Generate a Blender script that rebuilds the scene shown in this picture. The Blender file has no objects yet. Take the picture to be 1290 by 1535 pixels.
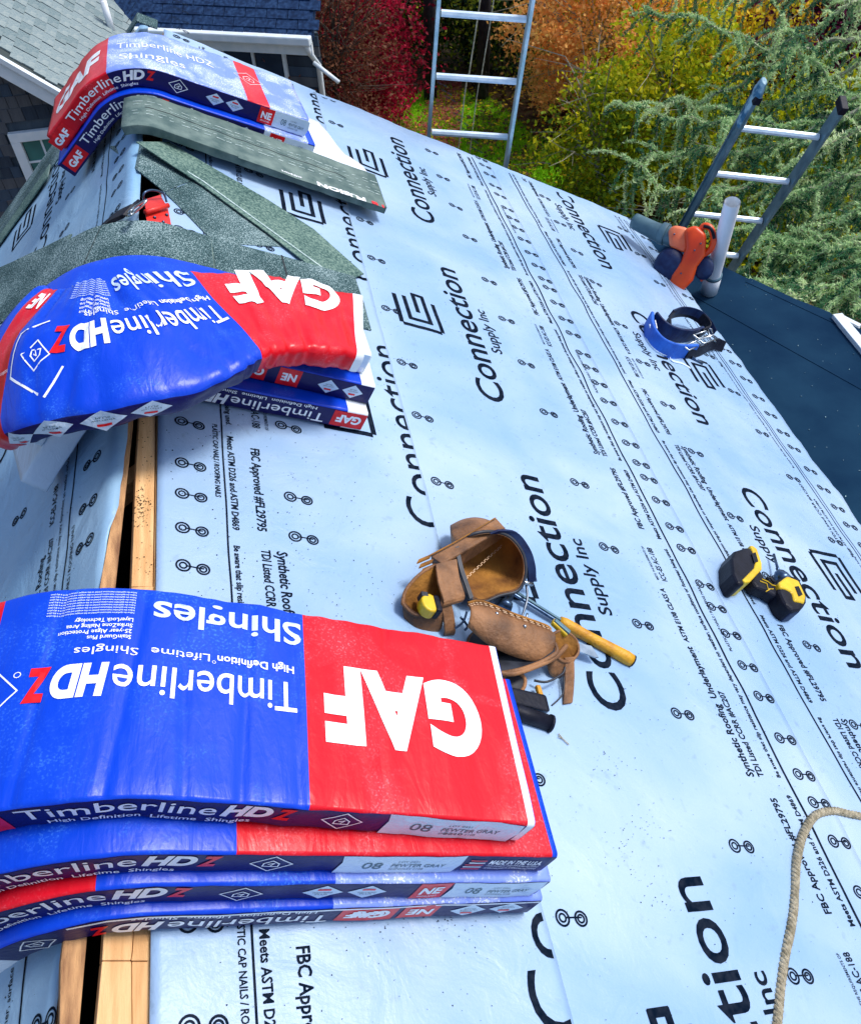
import bpy, bmesh, math, random
import numpy as np
from mathutils import Vector, Matrix, noise
R_=math.radians
rnd=random.Random(7)
nprng=np.random.default_rng(11)
S=bpy.context.scene
COL=S.collection
# ---------------------------------------------------------------- camera
CAM=Vector((0.392954,-0.422979,1.349120))
CM=Matrix(((0.97884789,0.17463353,-0.10658304),(-0.20160238,0.73463079,-0.64782257),(-0.03483236,0.65560715,0.75429834)))
F=1250.0
cd=bpy.data.cameras.new('camera'); cam=bpy.data.objects.new('camera',cd); COL.objects.link(cam)
cam.matrix_world=Matrix.Translation(CAM)@CM.to_4x4()
cd.sensor_fit='VERTICAL'; cd.sensor_height=24; cd.lens=24*F/1535; cd.clip_start=.02; cd.clip_end=600
S.camera=cam
# ---------------------------------------------------------------- light
SUN_EL,SUN_AZ=R_(56),R_(84)     # azimuth from +Y towards +X
w=bpy.data.worlds.new('World'); S.world=w; w.use_nodes=True
nt=w.node_tree; sky=nt.nodes.new('ShaderNodeTexSky'); sky.sky_type='NISHITA'; sky.sun_disc=False
sky.sun_elevation=SUN_EL; sky.sun_rotation=SUN_AZ; sky.air_density=1.0; sky.dust_density=2.2; sky.ozone_density=1.6
nt.links.new(sky.outputs[0],nt.nodes['Background'].inputs[0]); nt.nodes['Background'].inputs[1].default_value=0.15
sd=bpy.data.lights.new('sun','SUN'); sd.energy=2.2; sd.angle=R_(14); sd.color=(1,.97,.92)
so=bpy.data.objects.new('sun',sd); COL.objects.link(so)
sdir=Vector((math.sin(SUN_AZ)*math.cos(SUN_EL),math.cos(SUN_AZ)*math.cos(SUN_EL),math.sin(SUN_EL)))
so.rotation_euler=sdir.to_track_quat('Z','Y').to_euler()
S.view_settings.view_transform='Standard'; S.view_settings.look='None'; S.view_settings.exposure=0.38; S.view_settings.gamma=1
# ---------------------------------------------------------------- roof frame (metres)
FW=Vector((0.88237432,0,-0.47054816)); NR=Vector((0.47054816,0,0.88237432))
LW=Vector((-0.75355894,0,-0.65738035)); NL=Vector((-0.65738035,0,0.75355894))
AP=-0.085*FW
GZ=-5.6            # garden level
FZ=-1.45           # flat roof level
def ray(px,py): return CM@Vector((px-645,-(py-767.5),-F))
def hitp(px,py,n,q):
    d=ray(px,py); t=((q-CAM).dot(n))/d.dot(n); return CAM+d*t
def at_y(px,py,y): return hitp(px,py,Vector((0,1,0)),Vector((0,y,0)))
def at_z(px,py,z): return hitp(px,py,Vector((0,0,1)),Vector((0,0,z)))
def uv(px,py,h=0):
    q=hitp(px,py,NR,NR*h); return q.y,q.dot(FW)
def PR(u,v,h=0): return Vector((0,u,0))+FW*v+NR*h
def PL(u,v,h=0): return AP+Vector((0,u,0))+LW*v+NL*h
# ---------------------------------------------------------------- materials
def lin(c):
    return tuple(((x/255)/12.92 if x/255<=.04045 else ((x/255+.055)/1.055)**2.4) for x in c)
def mat(name,col,rough=.6,col2=None,scale=8,detail=4,bump=0,bscale=40,metal=0,stretch=None,spec=.5,ramp=(.35,.65),coat=0,coords='Object',emit=None):
    m=bpy.data.materials.new(name); m.use_nodes=True; n=m.node_tree; N=n.nodes; L=n.links
    b=N['Principled BSDF']; b.inputs['Base Color'].default_value=(*col,1); b.inputs['Roughness'].default_value=rough
    b.inputs['Metallic'].default_value=metal; b.inputs['Specular IOR Level'].default_value=spec
    b.inputs['Coat Weight'].default_value=coat
    tc=N.new('ShaderNodeTexCoord'); mp=N.new('ShaderNodeMapping'); L.new(tc.outputs[coords],mp.inputs[0])
    if stretch: mp.inputs['Scale'].default_value=stretch
    if col2 is not None:
        t=N.new('ShaderNodeTexNoise'); t.inputs['Scale'].default_value=scale; t.inputs['Detail'].default_value=detail
        L.new(mp.outputs[0],t.inputs['Vector'])
        r=N.new('ShaderNodeValToRGB'); r.color_ramp.elements[0].position=ramp[0]; r.color_ramp.elements[1].position=ramp[1]
        r.color_ramp.elements[0].color=(*col,1); r.color_ramp.elements[1].color=(*col2,1)
        L.new(t.outputs['Fac'],r.inputs[0]); L.new(r.outputs[0],b.inputs['Base Color'])
    if bump:
        t2=N.new('ShaderNodeTexNoise'); t2.inputs['Scale'].default_value=bscale; t2.inputs['Detail'].default_value=5
        L.new(mp.outputs[0],t2.inputs['Vector'])
        bp=N.new('ShaderNodeBump'); bp.inputs['Strength'].default_value=bump; bp.inputs['Distance'].default_value=.01
        L.new(t2.outputs['Fac'],bp.inputs['Height']); L.new(bp.outputs[0],b.inputs['Normal'])
    return m
def leafmat(name,cols,rough=.6):
    m=bpy.data.materials.new(name); m.use_nodes=True; n=m.node_tree; N=n.nodes; L=n.links; b=N['Principled BSDF']
    g=N.new('ShaderNodeNewGeometry'); r=N.new('ShaderNodeValToRGB'); e=r.color_ramp.elements
    r.color_ramp.interpolation='LINEAR'
    while len(e)<len(cols): e.new(.5)
    for i,c in enumerate(cols): e[i].position=i/(len(cols)-1); e[i].color=(*c,1)
    tc=N.new('ShaderNodeTexCoord'); t=N.new('ShaderNodeTexNoise'); t.inputs['Scale'].default_value=.9; L.new(tc.outputs['Object'],t.inputs['Vector'])
    ma=N.new('ShaderNodeMath'); ma.operation='MULTIPLY_ADD'; ma.inputs[1].default_value=.5; L.new(g.outputs['Random Per Island'],ma.inputs[0])
    mb=N.new('ShaderNodeMath'); mb.operation='MULTIPLY_ADD'; mb.inputs[1].default_value=1.5; mb.inputs[2].default_value=-.5; L.new(t.outputs['Fac'],mb.inputs[0]); L.new(mb.outputs[0],ma.inputs[2])
    L.new(ma.outputs[0],r.inputs[0]); L.new(r.outputs[0],b.inputs['Base Color']); b.inputs['Roughness'].default_value=rough
    b.inputs['Specular IOR Level'].default_value=.2
    tr=N.new('ShaderNodeBsdfTranslucent'); L.new(r.outputs[0],tr.inputs['Color']); mx=N.new('ShaderNodeMixShader'); mx.inputs[0].default_value=.42; L.new(b.outputs[0],mx.inputs[1]); L.new(tr.outputs[0],mx.inputs[2]); L.new(mx.outputs[0],N['Material Output'].inputs[0])
    return m
def printmat(name,col,rough=.5,spec=.3): return mat(name,col,rough,tuple(min(1,c*1.25+.01) for c in col),60,2,spec=spec)
def mapped_noise(N,L,vec,scale,detail=4,stretch=None,dist=0):
    t=N.new('ShaderNodeTexNoise'); t.inputs['Scale'].default_value=scale; t.inputs['Detail'].default_value=detail; t.inputs['Distortion'].default_value=dist
    if stretch:
        mp=N.new('ShaderNodeMapping'); mp.inputs['Scale'].default_value=stretch; L.new(vec,mp.inputs[0]); vec=mp.outputs[0]
    L.new(vec,t.inputs['Vector']); return t
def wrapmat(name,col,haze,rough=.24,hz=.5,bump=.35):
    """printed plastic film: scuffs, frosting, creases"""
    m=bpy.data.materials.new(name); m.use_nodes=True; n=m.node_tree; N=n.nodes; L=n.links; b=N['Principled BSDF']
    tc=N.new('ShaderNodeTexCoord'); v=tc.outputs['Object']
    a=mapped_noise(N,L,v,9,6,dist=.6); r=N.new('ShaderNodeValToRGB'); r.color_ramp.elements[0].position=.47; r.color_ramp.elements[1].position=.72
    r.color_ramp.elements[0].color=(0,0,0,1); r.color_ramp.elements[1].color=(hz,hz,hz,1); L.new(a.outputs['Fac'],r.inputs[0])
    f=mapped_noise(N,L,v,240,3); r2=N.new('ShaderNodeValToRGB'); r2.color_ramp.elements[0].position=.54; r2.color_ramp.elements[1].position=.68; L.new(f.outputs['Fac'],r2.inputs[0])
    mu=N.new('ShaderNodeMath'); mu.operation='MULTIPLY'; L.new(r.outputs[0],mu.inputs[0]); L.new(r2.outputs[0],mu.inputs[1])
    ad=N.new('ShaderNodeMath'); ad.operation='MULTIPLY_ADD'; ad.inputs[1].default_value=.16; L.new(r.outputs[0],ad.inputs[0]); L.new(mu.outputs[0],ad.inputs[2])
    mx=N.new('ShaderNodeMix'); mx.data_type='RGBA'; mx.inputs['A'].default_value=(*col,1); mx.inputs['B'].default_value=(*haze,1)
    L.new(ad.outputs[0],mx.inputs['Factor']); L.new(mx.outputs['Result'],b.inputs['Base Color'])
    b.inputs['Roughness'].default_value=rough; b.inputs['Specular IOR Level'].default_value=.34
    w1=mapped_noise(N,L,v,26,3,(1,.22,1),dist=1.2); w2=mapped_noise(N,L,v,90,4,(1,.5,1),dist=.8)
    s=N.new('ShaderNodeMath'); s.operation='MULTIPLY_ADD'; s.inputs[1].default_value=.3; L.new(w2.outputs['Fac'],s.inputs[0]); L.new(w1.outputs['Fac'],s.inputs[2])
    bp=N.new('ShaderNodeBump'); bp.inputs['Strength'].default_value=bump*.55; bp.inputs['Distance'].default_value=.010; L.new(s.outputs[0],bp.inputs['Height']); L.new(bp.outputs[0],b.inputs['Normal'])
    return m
def feltmat(name,c1,c2):
    m=bpy.data.materials.new(name); m.use_nodes=True; n=m.node_tree; N=n.nodes; L=n.links; b=N['Principled BSDF']
    tc=N.new('ShaderNodeTexCoord'); v=tc.outputs['Object']
    a=mapped_noise(N,L,v,2.2,6,dist=.4); r=N.new('ShaderNodeValToRGB'); r.color_ramp.elements[0].position=.35; r.color_ramp.elements[1].position=.7
    r.color_ramp.elements[0].color=(*c1,1); r.color_ramp.elements[1].color=(*c2,1); L.new(a.outputs['Fac'],r.inputs[0])
    d=mapped_noise(N,L,v,38,6); r2=N.new('ShaderNodeValToRGB'); r2.color_ramp.elements[0].position=.62; r2.color_ramp.elements[1].position=.80
    r2.color_ramp.elements[1].color=(.5,.5,.5,1); L.new(d.outputs['Fac'],r2.inputs[0]); r2.color_ramp.elements[0].color=(0,0,0,1)
    mx=N.new('ShaderNodeMix'); mx.data_type='RGBA'; mx.inputs['B'].default_value=(.18,.27,.38,1); L.new(r2.outputs[0],mx.inputs['Factor']); L.new(r.outputs[0],mx.inputs['A'])
    L.new(mx.outputs['Result'],b.inputs['Base Color']); b.inputs['Roughness'].default_value=.42; b.inputs['Specular IOR Level'].default_value=.5
    w1=mapped_noise(N,L,v,7,6,dist=1.0); w2=mapped_noise(N,L,v,160,2)
    s=N.new('ShaderNodeMath'); s.operation='MULTIPLY_ADD'; s.inputs[1].default_value=.06; L.new(w2.outputs['Fac'],s.inputs[0]); L.new(w1.outputs['Fac'],s.inputs[2])
    bp=N.new('ShaderNodeBump'); bp.inputs['Strength'].default_value=.42; bp.inputs['Distance'].default_value=.02; L.new(s.outputs[0],bp.inputs['Height']); L.new(bp.outputs[0],b.inputs['Normal'])
    return m
def granmat(name,cols,scale=260,rough=.9):
    m=bpy.data.materials.new(name); m.use_nodes=True; n=m.node_tree; N=n.nodes; L=n.links; b=N['Principled BSDF']
    tc=N.new('ShaderNodeTexCoord'); v=tc.outputs['Object']
    t=mapped_noise(N,L,v,scale,2); big=mapped_noise(N,L,v,5,4)
    ad=N.new('ShaderNodeMath'); ad.operation='MULTIPLY_ADD'; ad.inputs[1].default_value=.45; L.new(big.outputs['Fac'],ad.inputs[0]); 
    sb=N.new('ShaderNodeMath'); sb.operation='SUBTRACT'; sb.inputs[1].default_value=.22; L.new(t.outputs['Fac'],sb.inputs[0]); L.new(sb.outputs[0],ad.inputs[2])
    r=N.new('ShaderNodeValToRGB'); e=r.color_ramp.elements
    while len(e)<len(cols): e.new(.5)
    for i,c in enumerate(cols): e[i].position=.32+.36*i/(len(cols)-1); e[i].color=(*c,1)
    L.new(ad.outputs[0],r.inputs[0]); L.new(r.outputs[0],b.inputs['Base Color']); b.inputs['Roughness'].default_value=rough; b.inputs['Specular IOR Level'].default_value=.25
    bp=N.new('ShaderNodeBump'); bp.inputs['Strength'].default_value=.6; bp.inputs['Distance'].default_value=.002; L.new(t.outputs['Fac'],bp.inputs['Height']); L.new(bp.outputs[0],b.inputs['Normal'])
    return m
M={}
M['felt']=feltmat('underlayment',(.235,.40,.64),(.40,.535,.72))
M['feltw']=feltmat('underlayment_left',(.225,.42,.63),(.35,.53,.70))
M['ink']=printmat('black_ink',(.002,.007,.018),.9,.03)
M['wood']=mat('pine_wood',(.62,.32,.12),.7,(.85,.52,.24),5,6,.3,60,stretch=(14,1.2,14))
M['woodd']=mat('pine_wood_dirty',(.22,.10,.045),.8,(.62,.34,.15),6,6,.4,60,stretch=(10,1.6,10))
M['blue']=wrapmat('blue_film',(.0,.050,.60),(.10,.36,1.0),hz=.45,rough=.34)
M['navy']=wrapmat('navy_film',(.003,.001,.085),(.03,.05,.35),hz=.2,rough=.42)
M['red']=wrapmat('red_film',(.66,.001,.012),(1.0,.16,.20),hz=.8,rough=.32)
M['white']=wrapmat('white_film',(.80,.86,.92),(.9,.95,1),hz=.3)
M['label']=wrapmat('label_film',(.62,.76,.90),(.85,.92,1),hz=.8,bump=.5)
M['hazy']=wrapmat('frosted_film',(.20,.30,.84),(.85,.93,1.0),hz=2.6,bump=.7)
M['pwhite']=printmat('white_print',(.86,.90,.95),.3)
M['pred']=printmat('red_print',(.70,.004,.010),.3)
M['pteal']=printmat('grey_print',(.06,.13,.16),.4)
M['gran']=granmat('shingle_granules',[(.006,.022,.026),(.028,.068,.074),(.08,.145,.15),(.32,.42,.43)])
M['granl']=granmat('pale_shingle_granules',[(.035,.08,.075),(.10,.175,.15),(.19,.28,.23)],120)
M['gback']=mat('shingle_back',(.06,.11,.105),.8,(.17,.235,.21),14,5,.3,70)
M['seal']=mat('sealant_strip',(.62,.74,.70),.35,(.30,.42,.40),90,3)
M['epdm']=mat('black_membrane',(.004,.024,.060),.95,(.010,.042,.085),3,5,.25,9,spec=.08)
M['wtrim']=mat('white_trim_paint',(.80,.86,.90),.5,(.68,.77,.83),7,4)
M['alu']=mat('aluminium',(.40,.58,.62),.38,(.66,.80,.84),10,5,.1,60,metal=.55)
M['alud']=mat('dull_aluminium',(.10,.19,.24),.4,(.20,.33,.38),12,5,.15,60,metal=.5)
M['rung']=mat('rung_aluminium',(.72,.83,.92),.4,(.55,.68,.78),20,4,metal=.25)
M['tanl']=mat('tan_leather',(.075,.030,.011),.62,(.34,.155,.060),12,6,.35,120)
M['suede']=mat('brown_suede',(.13,.045,.006),.85,(.46,.20,.028),11,6,.4,90)
M['darkl']=mat('dark_binding',(.012,.014,.022),.5,(.03,.035,.05),30,3)
M['stitch']=printmat('stitching',(.62,.42,.26))
M['yel']=mat('yellow_plastic',(.80,.56,.02),.45,(.62,.38,.01),16,4)
M['yelh']=mat('worn_yellow_grip',(.68,.34,.012),.5,(.46,.18,.008),22,6,.25,160,ramp=(.45,.7))
M['steel']=mat('dark_steel',(.03,.06,.12),.3,(.10,.16,.26),30,4,metal=.8)
M['chrome']=mat('bright_steel',(.55,.60,.64),.22,(.35,.40,.45),30,3,metal=.95)
M['blk']=mat('black_plastic',(.003,.004,.012),.5,(.008,.010,.022),30,4,.15,100,spec=.22)
M['navp']=mat('navy_plastic',(.004,.010,.055),.5,(.010,.03,.10),25,4,.1,60,spec=.3)
M['org']=mat('orange_plastic',(.92,.10,.008),.38,(.72,.045,.004),7,5)
M['orgl']=mat('pale_orange_plastic',(.95,.26,.11),.45,(.85,.12,.04),9,4)
M['tube']=mat('grey_tube_plastic',(.055,.12,.15),.45,(.10,.19,.23),10,4)
M['pvc']=mat('white_pvc',(.84,.86,.90),.35,(.74,.79,.84),6,3)
M['bpad']=mat('blue_nylon',(.006,.09,.50),.6,(.012,.14,.66),14,4,.3,300)
M['rope']=mat('jute_rope',(.20,.17,.105),.9,(.52,.46,.33),70,6,.6,260,ramp=(.3,.7))
M['rpaint']=mat('red_painted_steel',(.72,.03,.02),.4,(.50,.012,.01),18,5,.15,60,ramp=(.5,.75))
M['rwall']=mat('weathered_cedar',(.030,.050,.075),.9,(.085,.11,.135),6,6,.5,60,stretch=(1,1,.25))
M['glass']=mat('window_glass',(.03,.13,.13),.08,(.06,.24,.22),3,2)
M['gdark']=mat('dark_window_glass',(.006,.02,.05),.1,(.02,.04,.08),3,2)
M['groof']=granmat('grey_roof_shingle',[(.17,.23,.25),(.22,.28,.29),(.29,.34,.33)],60)
M['groof2']=granmat('grey_roof_shingle_dark',[(.12,.18,.20),(.17,.23,.24),(.23,.28,.28)],60)
M['gdeck']=mat('dark_shingle_joint',(.045,.06,.06),.95)  # dark deck colour that shows in the gaps between roof shingles
M['droof']=granmat('dark_roof_shingle',[(.004,.018,.06),(.010,.035,.10),(.022,.06,.15)],22)
M['under']=mat('roof_felt_dark',(.02,.03,.035),.9)
# ---------------------------------------------------------------- object helpers
def tag(o,label=None,cat=None,group=None,kind=None):
    if label: o['label']=label
    if cat: o['category']=cat
    if group: o['group']=group
    if kind: o['kind']=kind
    return o
def empty(name,loc=(0,0,0),label=None,cat=None,group=None,mw=None):
    o=bpy.data.objects.new(name,None); COL.objects.link(o); o.empty_display_size=.05
    if mw is not None: o.matrix_world=mw
    else: o.location=loc
    return tag(o,label,cat,group)
def link(name,me,mats,parent=None,smooth=False):
    o=bpy.data.objects.new(name,me); COL.objects.link(o)
    for m in (mats if isinstance(mats,(list,tuple)) else [mats]): me.materials.append(m)
    if smooth: me.polygons.foreach_set('use_smooth',[True]*len(me.polygons))
    if parent is not None: o.parent=parent
    return o
def frame(o,x,y,z): 
    m=Matrix((x,y,z)).transposed().to_4x4(); m.translation=o; return m
def rooframe(u,v,h=0,rot=0):
    return frame(PR(u,v,h),FW,Vector((0,1,0)),NR)@Matrix.Rotation(rot,4,'Z')
class MB:
    def __init__(s): s.v=[];s.f=[];s.m=[]
    def add(s,vs,fs,mi=0):
        n=len(s.v); s.v+= [tuple(p) for p in vs]; s.f+=[tuple(i+n for i in f) for f in fs]; s.m+=[mi]*len(fs)
    def box(s,c,sz,rot=None,mi=0):
        vs=[Vector((x*sz[0]/2,y*sz[1]/2,z*sz[2]/2)) for x in(-1,1) for y in(-1,1) for z in(-1,1)]
        if rot is not None: vs=[rot@p for p in vs]
        s.add([p+Vector(c) for p in vs],[(0,1,3,2),(4,6,7,5),(0,4,5,1),(2,3,7,6),(0,2,6,4),(1,5,7,3)],mi)
    def hexa(s,a,b,mi=0):   # two quads a (4 pts) and b (4 pts)
        s.add(list(a)+list(b),[(3,2,1,0),(4,5,6,7),(0,1,5,4),(1,2,6,5),(2,3,7,6),(3,0,4,7)],mi)
    def bar(s,p,q,wd,tk,up=Vector((0,0,1)),mi=0):
        p=Vector(p);q=Vector(q);d=(q-p).normalized(); sx=d.cross(up).normalized()*wd/2; sz=sx.normalized().cross(d)*tk/2
        s.hexa([p-sx-sz,p+sx-sz,p+sx+sz,p-sx+sz],[q-sx-sz,q+sx-sz,q+sx+sz,q-sx+sz],mi)
    def prism(s,pts,z0,z1,mi=0,top=None):
        n=len(pts); t=top or pts
        s.add([(x,y,z0) for x,y in pts]+[(x,y,z1) for x,y in t],[tuple(range(n))[::-1],tuple(range(n,2*n))]+[(i,(i+1)%n,n+(i+1)%n,n+i) for i in range(n)],mi)
    def tube(s,path,r,n=8,cap=True,mi=0,flat=1.0):
        P=[Vector(p) for p in path]; k=len(P); rr=r if isinstance(r,(list,tuple)) else [r]*k
        T=[(P[min(i+1,k-1)]-P[max(i-1,0)]).normalized() for i in range(k)]
        a=T[0].orthogonal().normalized(); rings=[]
        for i in range(k):
            a=(a-T[i]*a.dot(T[i])).normalized(); b=T[i].cross(a)
            rings.append([P[i]+(a*math.cos(t)+b*math.sin(t)*flat)*rr[i] for t in [2*math.pi*j/n for j in range(n)]])
        vs=[p for r_ in rings for p in r_]; fs=[(i*n+j,i*n+(j+1)%n,(i+1)*n+(j+1)%n,(i+1)*n+j) for i in range(k-1) for j in range(n)]
        if cap: fs+=[tuple(range(n))[::-1],tuple((k-1)*n+j for j in range(n))]
        s.add(vs,fs,mi)
    def ribbon(s,path,wv,tk,mi=0):
        """flat strap: path points, width vectors (one or per point), thickness"""
        P=[Vector(p) for p in path]; k=len(P); W=[Vector(x) for x in wv] if isinstance(wv,list) else [Vector(wv)]*k; rings=[]
        for i in range(k):
            T=(P[min(i+1,k-1)]-P[max(i-1,0)]).normalized(); nn=W[i].cross(T).normalized()*tk/2
            rings.append([P[i]-W[i]/2-nn,P[i]+W[i]/2-nn,P[i]+W[i]/2+nn,P[i]-W[i]/2+nn])
        vs=[p for r_ in rings for p in r_]; fs=[(i*4+j,i*4+(j+1)%4,(i+1)*4+(j+1)%4,(i+1)*4+j) for i in range(k-1) for j in range(4)]
        fs+=[(3,2,1,0),tuple((k-1)*4+j for j in range(4))]; s.add(vs,fs,mi)
    def loft(s,rings,cap0=True,cap1=True,mi=0):
        n=len(rings[0]); k=len(rings); vs=[p for r_ in rings for p in r_]
        fs=[(i*n+j,i*n+(j+1)%n,(i+1)*n+(j+1)%n,(i+1)*n+j) for i in range(k-1) for j in range(n)]
        if cap0: fs.append(tuple(range(n))[::-1])
        if cap1: fs.append(tuple((k-1)*n+j for j in range(n)))
        s.add(vs,fs,mi)
    def build(s,name,mats,parent=None,smooth=False,bevel=0,seg=2,sub=0):
        me=bpy.data.meshes.new(name); me.from_pydata(s.v,[],s.f); me.polygons.foreach_set('material_index',s.m)
        o=link(name,me,mats,parent,smooth)
        bm=bmesh.new(); bm.from_mesh(me); bmesh.ops.recalc_face_normals(bm,faces=bm.faces); bm.to_mesh(me); bm.free()
        if bevel: b=o.modifiers.new('bevel','BEVEL'); b.width=bevel; b.segments=seg; b.limit_method='ANGLE'; b.angle_limit=R_(35)
        if sub: b=o.modifiers.new('subdivision','SUBSURF'); b.levels=sub; b.render_levels=sub
        return o
def np_mesh(name,V,Q,mats,parent=None,mi=None):
    me=bpy.data.meshes.new(name); nv=len(V); nf=len(Q); k=Q.shape[1]
    me.vertices.add(nv); me.vertices.foreach_set('co',np.ascontiguousarray(V,dtype=np.float32).ravel())
    me.loops.add(nf*k); me.loops.foreach_set('vertex_index',np.ascontiguousarray(Q,dtype=np.int32).ravel())
    me.polygons.add(nf); me.polygons.foreach_set('loop_start',np.arange(0,nf*k,k,dtype=np.int32))
    if mi is not None: me.polygons.foreach_set('material_index',mi)
    me.update(calc_edges=True); me.validate()
    return link(name,me,mats,parent)
def catmull(P,n=8):
    P=[Vector(p) for p in P]; out=[]
    for i in range(len(P)-1):
        a=P[max(i-1,0)];b=P[i];c=P[i+1];d=P[min(i+2,len(P)-1)]
        for k in range(n):
            t=k/n; out.append(.5*((2*b)+(c-a)*t+(2*a-5*b+4*c-d)*t*t+(3*b-a-3*c+d)*t**3))
    out.append(P[-1]); return out
# ---------------------------------------------------------------- flat print: lettering turned into thin geometry on a surface
_tc={}
def text2d(body,bold=0.,shear=0.,space=1.):
    k=(body,bold,shear,space)
    if k in _tc: return _tc[k]
    c=bpy.data.curves.new('t','FONT'); c.body=body; c.size=1; c.offset=bold; c.shear=shear; c.space_character=space
    c.resolution_u=8 if len(body)<5 else (4 if len(body)<12 else 2); c.fill_mode='FRONT'
    o=bpy.data.objects.new('t',c); me=o.to_mesh(); V=[(v.co.x,v.co.y) for v in me.vertices]; T=[tuple(p.vertices) for p in me.polygons]
    o.to_mesh_clear(); bpy.data.objects.remove(o); bpy.data.curves.remove(c)
    x0=min(v[0] for v in V); x1=max(v[0] for v in V)
    V=[((x-x0)/(x1-x0),y/.728) for x,y in V]; _tc[k]=(V,T,(x1-x0)/.728); return _tc[k]
class Decals:
    def __init__(s): s.P={}; s.part('printed_lettering')
    def part(s,name):
        s.v,s.f,s.m=s.P.setdefault(name,([],[],[]))
    def geo(s,fn,V,T,mi,edge=.03,clip=None,off=.001):
        bm=bmesh.new(); vs=[bm.verts.new((x,y,0)) for x,y in V]
        for t in T:
            try: bm.faces.new([vs[i] for i in t])
            except ValueError: pass
        if clip:
            for co,no in clip:
                bmesh.ops.bisect_plane(bm,geom=bm.verts[:]+bm.edges[:]+bm.faces[:],plane_co=(*co,0),plane_no=(*no,0),clear_outer=True)
        for _ in range(4):
            es=[e for e in bm.edges if e.calc_length()>edge]
            if not es: break
            bmesh.ops.subdivide_edges(bm,edges=es,cuts=1); bmesh.ops.triangulate(bm,faces=[f for f in bm.faces if len(f.verts)>3])
        bm.verts.ensure_lookup_table(); n=len(s.v)
        for i,v in enumerate(bm.verts): v.index=i; s.v.append(tuple(fn(v.co.x,v.co.y,off)))
        for f in bm.faces: s.f.append(tuple(v.index+n for v in f.verts)); s.m.append(mi)
        bm.free()
    def text(s,fn,body,x0,x1,y0,y1,mi=0,bold=0.,shear=0.,edge=.03,clip=None,off=.0012,space=1.):
        V,T,_=text2d(body,bold,shear,space); s.geo(fn,[(x0+(x1-x0)*x,y0+(y1-y0)*y) for x,y in V],T,mi,edge,clip,off)
    def poly(s,fn,P,mi=0,edge=.02,clip=None,off=.0010): s.geo(fn,P,[tuple(range(len(P)))],mi,edge,clip,off)
    def rect(s,fn,x0,x1,y0,y1,mi=0,edge=.02,clip=None,off=.0008): s.poly(fn,[(x0,y0),(x1,y0),(x1,y1),(x0,y1)],mi,edge,clip,off)
    def line(s,fn,P,w,mi=0,closed=False,edge=.03,clip=None,off=.0011):
        P=list(P)+([P[0]] if closed else [])
        for a,b in zip(P,P[1:]):
            dx,dy=b[0]-a[0],b[1]-a[1]; l=math.hypot(dx,dy) or 1; nx,ny=-dy/l*w/2,dx/l*w/2; ex,ey=dx/l*w*.4,dy/l*w*.4
            s.geo(fn,[(a[0]-nx-ex,a[1]-ny-ey),(b[0]-nx+ex,b[1]-ny+ey),(b[0]+nx+ex,b[1]+ny+ey),(a[0]+nx-ex,a[1]+ny-ey)],[(0,1,2,3)],mi,edge,clip,off)
    def ring(s,fn,cx,cy,r,w,mi=0,n=16,clip=None,off=.0011,ry=None):
        ry=ry or r; V=[];T=[]
        for i in range(n):
            c,q=math.cos(2*math.pi*i/n),math.sin(2*math.pi*i/n); V+=[(cx+c*r,cy+q*ry),(cx+c*(r-w),cy+q*(ry-w))]
        T=[(2*i,(2*i+2)%(2*n),(2*i+3)%(2*n),2*i+1) for i in range(n)]; s.geo(fn,V,T,mi,.05,clip,off)
    def build(s,name,mats,parent):
        for k,(v,f,m) in s.P.items():
            if not v: continue
            nm=k.split('#')[0]; nm=name if nm=='printed_lettering' else nm
            me=bpy.data.meshes.new(nm); me.from_pydata(v,[],f); me.polygons.foreach_set('material_index',m); o_=link(nm,me,mats,parent)
            if 'lettering' in nm or 'print' in nm: o_['kind']='stuff'
# ================================================================ our roof
roof=empty('roof',(0,0,0),'low gable roof wrapped in pale blue printed underlayment with an open slot along its ridge','roof')
def nz(x,y,z=0): return noise.noise(Vector((x,y,z)))
def Hr(u,v,sd=0):
    return .0050*nz(u*1.3+v*.6,v*4.2,sd)+.0022*nz(u*3+v*5,v*3-u*4,sd+11)+.0020*nz(u*9,v*9,sd+4)+.0012*nz(u*4,v*26,sd+8)
def SR(layer):
    return lambda u,v,off=0: PR(u,v,.006+.0035*layer+Hr(u,v,0)+off)
def Lpt(u,v,h): return PL(u,v,h) if v>=0 else PR(u,-.085-v,h)
def SL(layer):
    def f(u,v,off=0):
        return Lpt(u,v,.006+.0035*layer+Hr(u,v+7,3)*min(1,max(0,v*8))+off)
    return f
def sheet(fn,u0,u1,v0,v1,nu,nv,m,name='underlayment_sheet',parent=roof):
    """v0,v1 functions of u ; edges folded down a few mm"""
    V=[];Q=[]
    for i in range(nu+1):
        u=u0+(u1-u0)*i/nu
        a=v0(u);b=v1(u)
        for j in range(nv+3):
            t=min(max(j-1,0),nv)/nv; v=a+(b-a)*t; off=0 if 0<j<nv+2 else -.005
            V.append(tuple(fn(u,v,off)))
    k=nv+3
    for i in range(nu):
        for j in range(k-1): Q.append((i*k+j,(i+1)*k+j,(i+1)*k+j+1,i*k+j+1))
    return np_mesh(name,np.array(V),np.array(Q),m,parent)
UF=3.78; UN=-.75
jag=lambda u,a,s=0: a*nz(u*6,s,2)+a*.5*nz(u*19,s,5)
eave=lambda u: 2.80-.032*(u-1)+jag(u,.022,3)
sC=sheet(SR(0),UN,UF,lambda u:1.60,eave,150,60,M['felt'])
sB=sheet(SR(1),UN,UF-.02,lambda u:.60,lambda u:1.685+jag(u,.003,9),150,52,M['felt'])
sA=sheet(SR(2),UN,UF-.01,lambda u:.002,lambda u:.712+jag(u,.003,1),150,40,M['felt'])
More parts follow.
